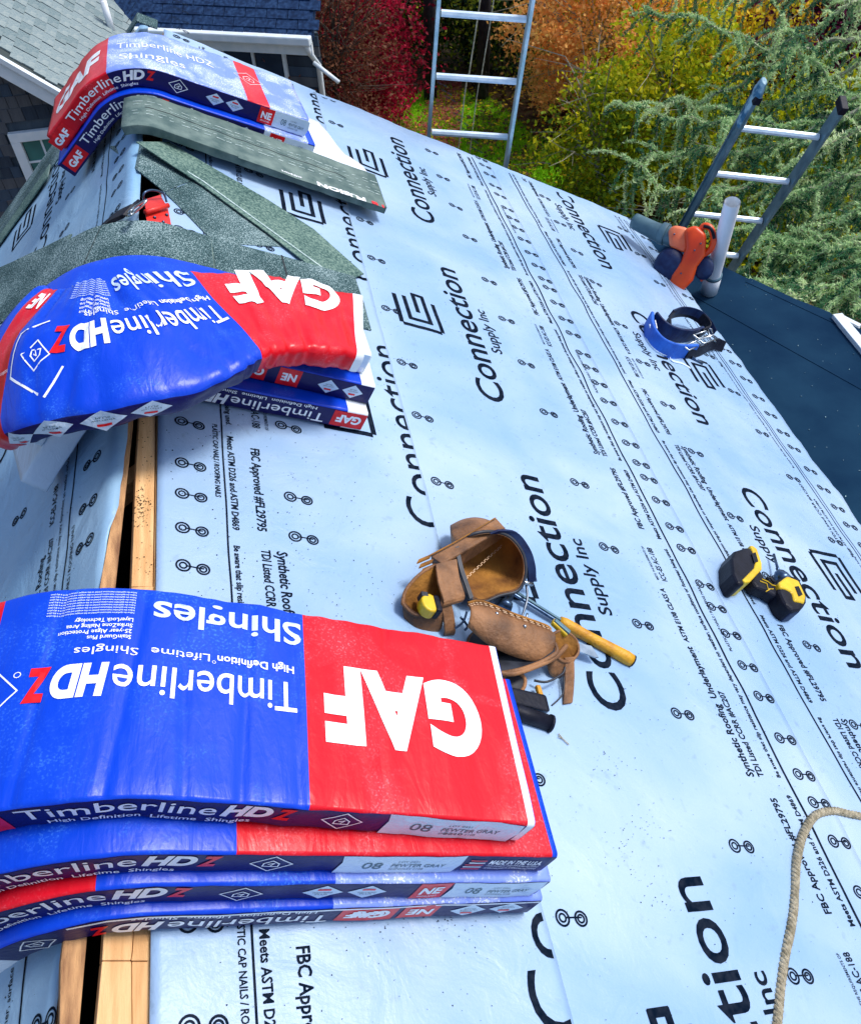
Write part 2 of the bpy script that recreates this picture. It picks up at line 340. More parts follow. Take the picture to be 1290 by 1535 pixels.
# left slope edge near the ridge, measured along it
def vl_edge(px,py):
    u,v=uv(px,py)
    if v>-.085: return u,-(v+.085)
    q=hitp(px,py,NL,AP); return q.y,(q-AP).dot(LW)
E0=sorted([vl_edge(*p) for p in ((92,1500),(100,1440),(110,1400),(125,1250),(152,960),(160,880),(164,820),(176,760),(186,690),(195,600),(200,540),(205,480))])
def interp(E,u):
    if u<=E[0][0]: return E[0][1]
    for (a,b),(c,d) in zip(E,E[1:]):
        if u<=c: return b+(d-b)*(u-a)/(c-a)
    return E[-1][1]
ledge=lambda u: interp(E0,u)+jag(u,.006,4) if u<1.6 else -.02
s1=sheet(SL(0),UN,UF-.02,lambda u:1.05,lambda u:2.35,120,30,M['feltw'])
s2=sheet(SL(1),UN,UF-.03-.0,ledge,lambda u:1.16+jag(u,.003,7),150,40,M['feltw'])
# deck, walls, attic
def slab(name,pts,d,m,thick,parent=roof):
    a=[Vector(p) for p in pts]; b=[p+d*thick for p in a]; mb=MB(); mb.hexa(b,a); return mb.build(name,m,parent)
slab('deck_panel',[PR(UN,0.0),PR(UN,2.78),PR(UF-.02,2.66),PR(UF-.02,0.0)],-NR,M['wood'],.02)
slab('deck_panel',[PL(UN,.06),PL(UN,2.3),PL(UF-.04,2.3),PL(UF-.04,.06)],-NL,M['wood'],.02)
def wood(name,pxs,h=.002,th=.022,m=M['wood']):
    P=[PR(*uv(*p),h) for p in pxs]; mb=MB(); n=len(P); D=[p-NR*th for p in P]
    mb.add(P+D,[tuple(range(n)),tuple(range(n,2*n))[::-1]]+[(i,n+i,n+(i+1)%n,(i+1)%n) for i in range(n)]); return mb.build(name,m,roof,bevel=.0015)
wood('ridge_board',[(197,880),(229,880),(231,760),(233,640),(235,560),(237,480),(214,480),(210,600),(204,700)])
wood('ridge_board',[(153,1440),(196,1440),(198,1425),(230,879.5),(197,881),(181,1100),(160,1330)])
wood('ridge_board',[(197,1440),(222,1440),(231,881),(199,1426)],h=.0005)
wood('ridge_board',[(142,1560),(198,1560),(197,1441),(153,1441)],h=.001)
wood('ridge_board',[(199,1560),(225,1560),(222,1441),(198,1441)],h=-.0005)
wood('deck_edge',[(90,1560),(118,1560),(132,1400),(174,880),(200,640),(206,560),(209,480),(196,480),(190,600),(170,770),(150,880),(118,1240),(92,1440)],h=-.004,th=.018,m=M['woodd'])
mb=MB(); q=PR(*uv(204,690),-.075); mb.bar(q+Vector((-.05,-.03,-.02)),q+Vector((.05,.02,.01)),.04,.05); mb.build('ridge_blocking',M['wood'],roof)
for yy in (-.35,1.75,2.9):
    mb=MB(); mb.bar(PR(yy,.0,-.09),PR(yy,2.6,-.09),.04,.12,NR); mb.build('rafter',M['woodd'],roof)
    mb=MB(); mb.bar(PL(yy,.0,-.09),PL(yy,2.2,-.09),.04,.12,NL); mb.build('rafter',M['woodd'],roof)
mb=MB(); mb.box((.45,1.5,-1.72),(4.2,4.4,.04)); mb.build('attic_floor',M['under'],roof)
for yy in (UN+.03,UF-.12):
    P=[AP+Vector((0,yy,-.03)),PR(yy,2.6,-.03),PR(yy,2.6,-.03)*1]; a=PR(yy,2.6,-.03); b=PL(yy,2.2,-.03)
    mb=MB(); A=[Vector((b.x,yy,GZ)),Vector((a.x,yy,GZ)),a,AP+Vector((0,yy,-.03)),b]
    D=[p+Vector((0,.06,0)) for p in A]; mb.add(A+D,[(0,1,2,3,4),(9,8,7,6,5)]+[(i,(i+1)%5,5+(i+1)%5,5+i) for i in range(5)]); mb.build('gable_wall',M['rwall'],roof)
for fn_,v,nm in ((PR,2.58,'right'),(PL,2.18,'left')):
    a=fn_(UN,v,-.04); b=fn_(UF-.1,v,-.04); mb=MB(); mb.hexa([Vector((a.x-.03,a.y,GZ)),Vector((a.x+.03,a.y,GZ)),Vector((b.x+.03,b.y,GZ)),Vector((b.x-.03,b.y,GZ))],[a+Vector((-.03,0,0)),a+Vector((.03,0,0)),b+Vector((.03,0,0)),b+Vector((-.03,0,0))]); mb.build('side_wall',M['rwall'],roof)
# ---------------------------------------------------------------- print on the underlayment
PD=1.157
def pair(D,fn,u,v,r=.0165,tilt=0,clip=None):
    D.ring(fn,u,v-.021,r,.0040,0,18,clip); D.ring(fn,u,v-.021,r*.56,.0036,0,14,clip)
    D.ring(fn,u+tilt,v+.021,r*.92,.0040,0,18,clip); D.ring(fn,u+tilt,v+.021,r*.55,.0036,0,14,clip)
    D.line(fn,[(u,v-.012),(u+tilt*.5,v+.022)],.003,0,clip=clip)
def logo(D,fn,uc,vc,su,sv,clip=None):
    """three nested brackets and a bar, drawn in text space x (along) / y (up)"""
    X=lambda x,y:(uc+su*(x-.45)*.2,vc+sv*y*.080); w=.0165
    for P in ([(.0,1),(.78,1)],[(-.06,.86),(-.06,-.86)],[(.0,-1),(.82,-1)],[(.80,.50),(.15,.50),(.15,-.50),(.98,-.50),(.98,-.02),(.44,-.02)],[(.98,-.20),(.98,-.02)]):
        D.line(fn,[X(*p) for p in P],w,0,clip=clip)
def word(D,fn,u,v,s,body,L,cap,clip=None,bold=0.,edge=.05,shear=0.):
    """s=+1 reads up the ridge with tops towards the ridge (right slope) ; s=-1 turned round"""
    D.text(fn,body,u,u+s*L,v,v-s*cap,0,bold,shear,edge,clip)
LONG='Be aware that slip resistance may vary dependent on weather, surface conditions or footwear being used.'
def blocks(D,fn,u,s,vb,clip,dy=1):
    """small approvals text; vb = baseline of the row nearest the line ; rows step away from it"""
    r=lambda k:vb-dy*k
    word(D,fn,u,r(.098),s,'Synthetic Roofing  Underlayment',.385,.026,clip,.022); word(D,fn,u+s*.40,r(.098),s,'ASTM E108 CLASS A',.19,.020,clip,.022)
    word(D,fn,u,r(.062),s,'TDI Listed CCRR #AC207',.245,.022,clip,.022)
    word(D,fn,u,r(.0),s,LONG,.76,.0145,clip,.022)
    word(D,fn,u+s*.83,r(.058),s,'FBC Approved #FL29795',.272,.023,clip,.022)
    word(D,fn,u+s*.80,r(0),s,'Meets ASTM D226 and ASTM D4869',.31,.017,clip,.022)
    word(D,fn,u+s*.62,r(.068),s,'ICC-ES AC-188',.13,.022,clip,.014); word(D,fn,u+s*.62,r(.102),s,'MEETS THE REQUIREMENTS OF',.13,.009,clip,.008)
def wavy(D,fn,v,u0,u1,w,a,sd,clip=None,step=.03):
    n=int((u1-u0)/step); D.line(fn,[(u0+step*i,v+a*nz((u0+step*i)*7,sd,1)) for i in range(n+1)],w,0,clip=clip)
cU=[((0,0),(0,-1))]
def clipR(v0,v1): return [((UN+.03,0),(-1,0)),((UF-.05,0),(1,0)),((0,v0),(0,-1)),((0,v1),(0,1))]
rows=range(-1,4)
# sheet A
D=Decals(); fn=SR(2); cl=clipR(.01,.706)
wavy(D,fn,.155,UN,UF-.06,.004,.002,1,cl)
for k in rows:
    o=PD*k
    blocks(D,fn,.80+o,-1,.167,cl,-1)
    word(D,fn,1.19+o,.132,-1,'PLASTIC CAP NAILS / ROOFING NAILS',.25,.013,cl,.022)
    word(D,fn,.955+o,.742,1,'Connection',.78,.112,cl)
    logo(D,fn,1.37+o,.51,.95,-.95,cl)
    for du in (.0,.105,.205,.31,.41,.555,.66,.80,.9,1.02): pair(D,fn,.62+o+du+.02*nz(k,du*9),.077,tilt=-.003,clip=None)
    for du in (.0,.26,.52,.78,1.03): pair(D,fn,.98+o+du,.335,clip=cl,tilt=-.004)
D.build('printed_lettering',[M['ink']],sA)
# sheet B
D=Decals(); fn=SR(1); cl=clipR(.70,1.68)
wavy(D,fn,1.572,UN,UF-.06,.0065,.007,2,cl); 
for k in rows:
    o=PD*k
    blocks(D,fn,.275+o,1,1.552,cl,1)
    word(D,fn,.66+o,1.612,1,'PLASTIC CAP NAILS / ROOFING NAILS',.24,.011,cl,.01)
    word(D,fn,.44+o-(.05 if k<0 else 0),1.135,1,'Connection',.81,.108,cl,bold=.010)
    word(D,fn,.735+o,1.205,1,'Supply Inc',.275,.045,cl,bold=.012)
    logo(D,fn,.86+o,.885,1,-1,cl)
    for du in (.0,.105,.22,.33,.44,.535,.63,.76,.86,.98,1.08): pair(D,fn,.285+o+du+.015*nz(k,du*7),1.642,tilt=-.006)
    for du in (.0,.275,.55,.82): pair(D,fn,.443+o+du,1.302,clip=cl,tilt=-.004)
    for du in (.0,.30,.62,.9): pair(D,fn,.52+o+du,.775,clip=cl,tilt=-.004)
D.build('printed_lettering',[M['ink']],sB)
# sheet C
D=Decals(); fn=SR(0); cl=clipR(1.69,2.80)
wavy(D,fn,1.808,UN,UF-.06,.0060,.007,6,cl); wavy(D,fn,2.600,UN,UF-.06,.004,.004,7,cl); wavy(D,fn,2.618,UN,UF-.06,.003,.004,8,cl)
for k in rows:
    o=PD*k
    blocks(D,fn,.46+o,-1,1.828,cl,-1)
    word(D,fn,1.45+o,2.118,-1,'Connection',.80,.112,cl,bold=.010)
    word(D,fn,1.235+o,2.043,-1,'Supply Inc',.275,.045,cl,bold=.012)
    logo(D,fn,1.06+o,2.385,-1,1,cl)
    for du in (.0,.275,.55,.82): pair(D,fn,.443+o+du,1.99,clip=cl,tilt=-.008); pair(D,fn,.43+o+du,2.52,clip=cl,tilt=-.008)
    for du in (.0,.11,.22,.36,.46,.58,.7,.83,.95,1.06): pair(D,fn,.30+o+du,2.69,tilt=-.01)
    word(D,fn,.5+o,2.578,1,LONG,.72,.011,cl,.01); word(D,fn,.02+o,2.572,1,'Meets ASTM D226 and ASTM D4869',.3,.013,cl,.01)
    word(D,fn,.1+o,2.545,1,'TDI Listed CCRR #AC207',.3,.016,cl,.01)
D.build('printed_lettering',[M['ink']],sC)
# left sheet (mirror layout)
D=Decals(); fn=SL(1); cl=[((UN+.03,0),(-1,0)),((UF-.08,0),(1,0)),((0,1.15),(0,1))]
def wordL(u,v,s,body,L,cap,bold=0.,edge=.05): D.text(fn,body,u,u+s*L,v,v+s*cap,0,bold,0,edge,cl)
wavy(D,fn,.165,UN,UF-.1,.005,.012,12,cl)
for k in rows:
    o=PD*k
    wordL(.70+o,.20,1,LONG,.74,.0125,.01); wordL(.35+o,.20,1,'Meets ASTM D226 and ASTM D4869',.31,.015,.012)
    wordL(.72+o,.235,1,'TDI Listed CCRR #AC207',.235,.02,.012); wordL(.72+o,.27,1,'Synthetic Roofing',.2,.024,.012); wordL(1.0+o,.24,1,'ICC-ES AC-188',.13,.022,.014); wordL(.49+o,.265,1,'ASTM E108 CLASS A',.3,.026,.012)
    wordL(.62+o,.140,1,'PLASTIC CAP NAILS / ROOFING NAILS',.3,.012,.01)
    wordL(.38+o,.60,1,'Connection',.80,.107,.003); wordL(.66+o,.53,1,'Supply Inc',.27,.045,.01)
    logo(D,fn,.92+o,.88,1,1,cl)
    for du in (.0,.115,.24,.36,.47,.60,.74,.86,1.0): pair(D,fn,.08+o+du+.02*nz(k+5,du*9),.090,tilt=.004)
    for du in (.0,.28,.56,.85): pair(D,fn,.02+o+du,.45,clip=cl,tilt=.004)
D.build('printed_lettering',[M['ink']],s2)
# loose granules and crumbs on the sheets
mb=MB()
def crumbs(n,u0,u1,v0,v1,sz,fnS,lay=0):
    for _ in range(n):
        u=rnd.uniform(u0,u1);v=rnd.uniform(v0,v1); s=sz*rnd.uniform(.4,1.3); p=fnS(u,v,.0012); a=rnd.uniform(0,6.3)
        n_=NR if fnS is not fL else NL
        t=n_.orthogonal().normalized(); b=n_.cross(t); d1=(t*math.cos(a)+b*math.sin(a))*s; d2=(b*math.cos(a)-t*math.sin(a))*s*rnd.uniform(.3,.9)
        mb.add([p+d1,p+d2,p-d1*.6-d2*.4,p+n_*s*.8],[(0,1,3),(1,2,3),(2,0,3)],0)
fA,fB,fC,fL=SR(2),SR(1),SR(0),SL(1)
crumbs(700,-.3,1.6,.1,.68,.0018,fA); crumbs(160,.4,1.2,.02,.5,.0022,fA); crumbs(900,-.2,2.4,.7,1.6,.0017,fB); crumbs(700,-.1,2.9,1.7,2.7,.0018,fC); crumbs(70,-.2,1,.1,.5,.002,fL)
for (cu,cv) in ((.12,.96),(.16,1.05),(-.02,.35),(.0,.5),(.30,1.0),(.02,1.0),(1.0,.95)):
    for _ in range(30):
        a=rnd.gauss(0,.03);b=rnd.gauss(0,.03); f=fA if cv+b<.68 else fB
        crumbs(1,cu+a,cu+a+.001,cv+b,cv+b+.001,.0018,f)
for _ in range(170):
    u,v=uv(rnd.gauss(212,7),rnd.gauss(762,16)) if rnd.random()<.6 else uv(rnd.uniform(205,228),rnd.uniform(600,870)); p=PR(u,v,.0035); s=rnd.uniform(.0008,.0024)
    mb.add([p+FW*s,p+Vector((0,s,0)),p-FW*s,p+NR*s],[(0,1,3),(1,2,3),(2,0,3),(0,1,2)],0)
tag(mb.build('granule_debris',M['blk']),'scattered dark shingle granules and crumbs on the pale underlayment','debris',kind='stuff')
# ================================================================ draped things
aR0=math.asin(.47054816); aL0=math.asin(.65738035)
class Drape:
    def __init__(s,aR=aR0,aL=aL0,r0=.15,lift=0): s.aR,s.aL,s.r0=aR,aL,r0; s.O=AP+Vector((0,0,lift-r0)); s.tR=Vector((math.cos(aR),0,-math.sin(aR)));s.nR=Vector((math.sin(aR),0,math.cos(aR))); s.tL=Vector((-math.cos(aL),0,-math.sin(aL)));s.nL=Vector((-math.sin(aL),0,math.cos(aL)))
    def __call__(s,a,u,h,hm):
        rho=s.r0+hm;R=s.r0+h;ph=a/rho
        if ph>s.aR: p=s.O+s.nR*R+s.tR*(a-rho*s.aR)
        elif ph<-s.aL: p=s.O+s.nL*R+s.tL*(-a-rho*s.aL)
        else: p=s.O+Vector((math.sin(ph),0,math.cos(ph)))*R
        return Vector((p.x,p.y+u,p.z))
class Slab:
    """a flexible slab laid over the ridge: a = length, b = width, z = thickness"""
    def __init__(s,se,ue,L,W,t,h0,psiR=0,psiL=None,ab=0,bw=.2,dr=None,seed=0,wr=.0015,sag=None,skew=0,creases=(),psis=None,wf=None):
        s.wf=wf; s.skew,s.creases=skew,creases
        s.L,s.W,s.t,s.h0,s.dr,s.seed,s.wr,s.sag=L,W,t,h0,dr or Drape(),seed,wr,sag
        psiL=psiR if psiL is None else psiL; N=160; s.N=N; s.tab=[]
        c=Vector((se,ue)); da=L/N
        for i in range(N+1):
            a=L/2-da*i
            if psis: psi=interp(psis,a); s.tab.append((c.copy(),psi)); c=c-Vector((math.cos(psi),math.sin(psi)))*da; continue
            k=min(1,max(0,(ab+bw-a)/(2*bw))); k=k*k*(3-2*k); psi=psiR+(psiL-psiR)*k
            s.tab.append((c.copy(),psi)); c=c-Vector((math.cos(psi),math.sin(psi)))*da
    def mid(s,a):
        x=min(max((s.L/2-a)/s.L*s.N,0),s.N-1e-6); i=int(x); f=x-i; c0,p0=s.tab[i];c1,p1=s.tab[i+1]; c=c0.lerp(c1,f)
        if a>s.L/2 or a<-s.L/2:
            ex=a-max(-s.L/2,min(s.L/2,a)); c=c+Vector((math.cos(p0),math.sin(p0)))*ex
        return c,p0+(p1-p0)*f
    def pos(s,a,w,z,nw=0,nz_=0,off=0):
        d=s.wr*(noise.noise(Vector((a*13,w*4+z*6,s.seed)))*1.0+.5*noise.noise(Vector((a*38,w*9+z*20,s.seed+3))))+off
        if nz_>.5:
            for ca,sl_,dp in s.creases: d-=dp*math.exp(-((a-ca-sl_*w)/.007)**2)
        w+=nw*d; z+=nz_*d
        if s.skew and a>0: a=a+s.skew*w*(a/.5)
        if s.wf: w=w*s.wf(a)
        c,p=s.mid(a); x=c.x-math.sin(p)*w; u=c.y+math.cos(p)*w; hm=s.h0+s.t/2
        h=hm+z
        if s.sag: h+=s.sag(a,w)
        return s.dr(x,u,h,hm)
    def surf(s,face):
        W,t=s.W/2,s.t/2
        if face=='top': return lambda a,b,off=0: s.pos(a,b,t,0,1,off)
        if face=='front': return lambda a,b,off=0: s.pos(a,-W,b,-1,0,off)
        if face=='back': return lambda a,b,off=0: s.pos(a,W,b,1,0,off)
    def section(s,r,nt=12,ns=3):
        W,t=s.W/2,s.t/2; o=[]
        for i in range(nt+1): o.append((-W+r+(2*W-2*r)*i/nt,t,0,1))
        for i in range(1,4): q=i/4*math.pi/2; o.append((W-r+r*math.sin(q),t-r+r*math.cos(q),math.sin(q),math.cos(q)))
        for i in range(ns+1): o.append((W,t-r-(2*t-2*r)*i/ns,1,0))
        for i in range(1,4): q=i/4*math.pi/2; o.append((W-r+r*math.cos(q),-t+r-r*math.sin(q),math.cos(q),-math.sin(q)))
        for i in range(nt+1): o.append((W-r-(2*W-2*r)*i/nt,-t,0,-1))
        for i in range(1,4): q=i/4*math.pi/2; o.append((-W+r-r*math.sin(q),-t+r-r*math.cos(q),-math.sin(q),-math.cos(q)))
        for i in range(ns+1): o.append((-W,-t+r+(2*t-2*r)*i/ns,-1,0))
        for i in range(1,4): q=i/4*math.pi/2; o.append((-W+r-r*math.cos(q),t-r+r*math.sin(q),-math.cos(q),math.sin(q)))
        return o
    def mesh(s,name,mats,parent,zones=(),r=.011,na=76,nt=12):
        """zones: (a0,a1,top material,side material)"""
        A=sorted(set([round(-s.L/2+s.L*i/na,5) for i in range(na+1)]+[round(z[k],5) for z in zones for k in (0,1) if -s.L/2<z[k]<s.L/2]))
        sec=s.section(r,nt); n=len(sec); V=[];Q=[];mi=[]
        for a in A:
            for (w,z,nw,nh) in sec: V.append(tuple(s.pos(a,w,z,nw,nh)))
        for i in range(len(A)-1):
            am=(A[i]+A[i+1])/2
            for j in range(n):
                Q.append((i*n+j,i*n+(j+1)%n,(i+1)*n+(j+1)%n,(i+1)*n+j)); w,z,nw,nh=sec[j]; w2=sec[(j+1)%n]
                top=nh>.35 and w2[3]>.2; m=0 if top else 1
                for z0,z1,mt,ms in zones:
                    if z0<=am<=z1: m=mt if top else ms
                mi.append(m)
        # end caps: fan pulled in
        me=bpy.data.meshes.new(name)
        fs=[tuple(q) for q in Q]
        for e,a in ((0,A[0]),(len(A)-1,A[-1])):
            base=e*n; sg=-1 if e==0 else 1
            cen=len(V); V.append(tuple(s.pos(a+sg*.006,0,0))); 
            for j in range(n): fs.append((base+j,base+(j+1)%n,cen) if e else (base+(j+1)%n,base+j,cen)); mi.append(2 if len(mats)>2 else 1)
        me.from_pydata(V,[],fs); me.polygons.foreach_set('material_index',mi)
        bm=bmesh.new(); bm.from_mesh(me); bmesh.ops.recalc_face_normals(bm,faces=bm.faces); bm.to_mesh(me); bm.free()
        return link(name,me,mats,parent,smooth=True)
WM=[M['blue'],M['navy'],M['label'],M['red'],M['white'],M['hazy']]   # bundle film materials
PM=[M['pwhite'],M['pred'],M['pteal'],M['label'],M['red'],M['hazy']]
def diamond(D,fn,x,y,s,sy,fill=None,th=.0022):
    P=[(x-s,y),(x,y+sy),(x+s,y),(x,y-sy)]
    if fill is not None:
        D.part('badge#%.3f'%x); D.poly(fn,P,fill,off=.0009); D.poly(fn,[(x-s*.32,y+sy*.28),(x-s*.32,y+sy*.52),(x+s*.32,y+sy*.52),(x+s*.32,y+sy*.28)],1,off=.0016); D.text(fn,'warranty',x-s*.5,x+s*.5,y-sy*.12,y+sy*.08,2,off=.0016); D.text(fn,'PLUS',x-s*.3,x+s*.3,y-sy*.4,y-sy*.2,2,off=.0016); D.part('printed_lettering')
    else:
        D.line(fn,P,th,0,True); q=.36
        D.line(fn,[(x-s*q,y-sy*q),(x-s*q,y+sy*.05),(x,y+sy*.42),(x+s*q,y+sy*.05),(x+s*q,y-sy*q)],th,0,True); D.line(fn,[(x,y-sy*.25),(x+s*.12,y+sy*.1),(x-s*.14,y-sy*.05)],th*.9,0)
def side(D,fn,x,s,y=-.005,c=.031,gaf=True,ne=None,lab=None,badges=None,dia=True,sub=True,tm=True,usa=None):
    """s=+1 upright, -1 upside down. x = where the product name starts"""
    X=lambda d:x+s*d
    Y=lambda d:y*s+s*d
    if gaf: D.part('maker_square'); D.rect(fn,X(-.115),X(-.02),Y(-.022),Y(.030),1); D.text(fn,'GAF',X(-.103),X(-.032),Y(-.010),Y(.016),0,bold=.045,off=.0016)
    D.part('printed_lettering')
    if tm: D.text(fn,'Timberline',X(0),X(.255),Y(0),Y(c),0,bold=.004,edge=.02); D.text(fn,'HD',X(.262),X(.335),Y(0),Y(c),0,bold=.05,shear=.2,edge=.02); D.text(fn,'Z',X(.338),X(.368),Y(0),Y(c),1,bold=.05,shear=.2,edge=.02)
    if sub: D.text(fn,'High Definition  Lifetime  Shingles',X(.03),X(.31),Y(-.019),Y(-.009),0,bold=.008,edge=.03)
    if dia: diamond(D,fn,X(.445),Y(.006),.032,s*.024)
    if badges is not None:
        for b in badges: diamond(D,fn,X(b),Y(.004),.034,s*.023,3)
    if ne is not None: D.part('region_square'); D.rect(fn,X(ne),X(ne+.06),Y(-.026),Y(.034),1); D.text(fn,'NE',X(ne+.010),X(ne+.050),Y(-.006),Y(.020),0,bold=.04,off=.0016); D.text(fn,'ENGLAND',X(ne+.012),X(ne+.048),Y(-.018),Y(-.012),0,off=.0016)
    if lab is not None:
        D.part('colour_label'); a,b=lab; D.poly(fn,[(X(a),Y(-.026)),(X(a+.004),Y(.012)),(X(a-.002),Y(.035)),(X(b-.003),Y(.035)),(X(b),Y(.004)),(X(b-.006),Y(-.026))],3,off=.0013)
        l=b-a; D.text(fn,'08',X(a+l*.19),X(a+l*.34),Y(-.009),Y(.015),2,off=.0020); D.text(fn,'PEWTER GRAY',X(a+l*.42),X(a+l*.86),Y(-.004),Y(.008),2,off=.0020,bold=.006); D.text(fn,'SHINGLES 2108',X(a+l*.42),X(a+l*.70),Y(-.014),Y(-.008),2,off=.0020)
        D.text(fn,'LOT 0421',X(a+l*.45),X(a+l*.62),Y(.013),Y(.019),2,off=.0020)
    D.part('origin_print' if usa is not None else 'printed_lettering')
    if usa is not None:
        for i in range(5): D.rect(fn,X(usa+.004*(i<2)),X(usa+.034),Y(.017-i*.008),Y(.0205-i*.008),0 if i%2 else 1,off=.0014)
        D.text(fn,'MADE IN THE U.S.A.',X(usa+.042),X(usa+.145),Y(.006),Y(.022),0,bold=.03,off=.0016); D.text(fn,'WITH DOMESTIC AND IMPORTED MATERIALS',X(usa+.042),X(usa+.145),Y(-.003),Y(.002),0,off=.0016); D.text(fn,'AMERICAN JOBS IN AMERICAN FACTORIES',X(usa+.042),X(usa+.145),Y(-.012),Y(-.007),0,off=.0016)
FINE='Follow the application instructions printed on this wrapper and store flat in a dry place'
def topprint(D,fn,s,red,xs,w0=0.0,gafspan=(.04,.32),gw=(.065,-.065),tl=(0,.27),rows=True):
    """s: -1 upside down seen from the camera (text runs to -a, tops to -b). red=a where the red panel starts"""
    X=lambda d:xs+s*d; Y=lambda d:w0+s*d
    D.text(fn,'Timberline',X(tl[0]),X(tl[1]),Y(-.030),Y(.026),0,bold=.004,edge=.02)
    t=tl[1]; D.text(fn,'HD',X(t+.006),X(t+.078),Y(-.030),Y(.022),0,bold=.055,shear=.12,edge=.02); D.text(fn,'Z',X(t+.081),X(t+.112),Y(-.030),Y(.022),1,bold=.055,shear=.12,edge=.02)
    D.ring(fn,X(t+.124),Y(-.026),.005,.0012,0,12)
    D.text(fn,'High Definition',X(.003),X(.128),Y(-.062),Y(-.048),0,bold=.02,edge=.03); D.ring(fn,X(.133),Y(-.049),.003,.0008,0,8); D.text(fn,'Lifetime  Shingles',X(.140),X(.325),Y(-.062),Y(-.048),0,bold=.0,edge=.03)
    D.text(fn,'Shingles',X(-.010),X(.228),Y(-.150),Y(-.104),3,bold=.015,edge=.02)
    if rows:
        for i,t_ in enumerate(('StainGuard Plus','25-year Algae Protection','StrikeZone Nailing Area','LayerLock Technology')): D.text(fn,t_,X(.253),X(.253+(.058,.098,.088,.078)[i]),Y(-.082-i*.0105),Y(-.0745-i*.0105),0,bold=.012)
        for i in range(9): D.text(fn,FINE,X(.253),X(.253+.118+.004*nz(i,3)),Y(-.1250-i*.0050),Y(-.1220-i*.0050),3,bold=.02,edge=.05)
def bundle(se,ue,k,label,group,psiR=0,psiL=None,ab=0,bw=.2,L=1.0,W=.352,t=.0645,dr=None,seed=0,wr=.0022,zones=(),h0=None,sag=None,r=.007,skew=0,creases=(),na=76,psis=None,wf=None):
    root=empty('shingle_bundle',(0,0,0),label,'shingle bundle',group)
    b=Slab(se,ue,L,W,t,(.0655*k+.001) if h0 is None else h0,psiR,psiL,ab,bw,dr,seed,wr,sag,skew,creases,psis,wf)
    w_=b.mesh('plastic_wrapper',WM,root,zones,r,na=na)
    b.root=root; return b
def finish(b,D):
    # empty origin at the bundle's base
    D.build('printed_lettering',PM,b.root)
GN='wrapped shingle bundles in the front stack'
# front stack, bottom to top --------------------------------------
b=bundle(.775,.170,0,'lowest bundle of the front stack, its side print upside down above the bare underlayment',GN,-.02,-.02,seed=1,zones=[(-.5,-.42,4,4),(.1,.5,5,1)])
D=Decals(); f=b.surf('front'); side(D,f,.106,-1,dia=True); D.rect(f,.120,.212,-.026,.024,1); D.text(f,'GAF',.20,.132,.012,-.012,0,bold=.045,off=.0016)
D.rect(f,.232,.300,-.026,.028,1); D.text(f,'NE',.29,.244,.012,-.012,0,bold=.04,off=.0016)
diamond(D,f,.362,0,.036,-.024,3); diamond(D,f,.440,0,.036,-.024,3); D.rect(f,-.28,.496,.0235,.0285,0,off=.0014); D.part('printed_lettering'); finish(b,D)
b=bundle(.790,.178,1,'second bundle up in the front stack, with NE square and white badges',GN,-.035,-.03,seed=2,zones=[(-.5,-.24,3,1),(.1,.5,5,1)])
D=Decals(); f=b.surf('front'); side(D,f,-.485,1,badges=(.575,.650),ne=.735,lab=(.797,.982)); D.part('printed_lettering'); finish(b,D)
b=bundle(.800,.196,2,'third bundle of the front stack, MADE IN THE U.S.A. at its corner',GN,-.035,-.04,seed=3,zones=[(-.05,.49,3,1)])
D=Decals(); f=b.surf('front'); side(D,f,-.435,1,lab=(.55,.765),usa=.772); D.part('printed_lettering'); finish(b,D)
b=bundle(.762,.222,3,'topmost bundle of the front stack with big upside-down GAF on a red panel',GN,-.078,-.07,seed=4,wr=.0034,na=200,creases=[(-.150,.07,.0042),(-.075,-.06,.0030),(.02,.03,.0034),(-.26,.05,.0034),(.098,-.02,.0022),(.25,.12,.0016)],zones=[(-.5,-.44,0,1),(-.44,-.34,3,3),(.115,.486,3,1),(.486,.499,4,4)])
D=Decals(); D.part('top_lettering'); f=b.surf('top')
D.text(f,'GAF',.435,.145,.066,-.066,0,bold=.055,edge=.02,space=1.12); topprint(D,f,-1,.115,.100)
diamond(D,f,-.335,.0,.045,.05); 
D.part('printed_lettering'); f=b.surf('front'); side(D,f,-.268,1,lab=(.515,.752)); D.text(f,'8210',.355,.39,-.020,-.012,2,off=.002); D.part('printed_lettering'); finish(b,D); topK=b
# middle stack ------------------------------------------------------
GM='wrapped shingle bundles in the middle stack'
dM=Drape(r0=.15)
b=bundle(.64,1.405,0,'lowest bundle of the middle stack, its large side print upside down',GM,.04,.42,ab=-.06,bw=.22,dr=dM,seed=11,W=.262,zones=[(-.5,-.14,2,2),(.44,.5,4,4)])
D=Decals(); f=b.surf('front'); side(D,f,.385,-1,gaf=True,c=.030,dia=True); D.line(f,[(-.30,-.02),(-.30,.02)],.002,2); D.text(f,'08',-.24,-.29,-.015,.012,2,off=.002); D.part('printed_lettering'); finish(b,D)
b=bundle(.675,1.445,1,'second bundle up in the middle stack, with two white badges',GM,.02,.46,ab=-.06,bw=.22,dr=dM,seed=12,W=.262,zones=[(-.5,-.18,2,2),(.46,.5,4,1)])
D=Decals(); f=b.surf('front'); D.rect(f,.13,.205,-.026,.028,1); D.text(f,'GAF',.198,.138,.012,-.012,0,bold=.045,off=.0016)
D.rect(f,.060,.118,-.026,.028,1) if False else None
D.text(f,'Timb',.118,.03,.012,-.014,0,bold=.004,off=.0015); D.text(f,'High Defi',.118,.06,.022,.016,0,off=.0015)
D.rect(f,.235,.295,-.026,.028,1); D.text(f,'NE',.285,.245,.012,-.012,0,bold=.04,off=.0016)
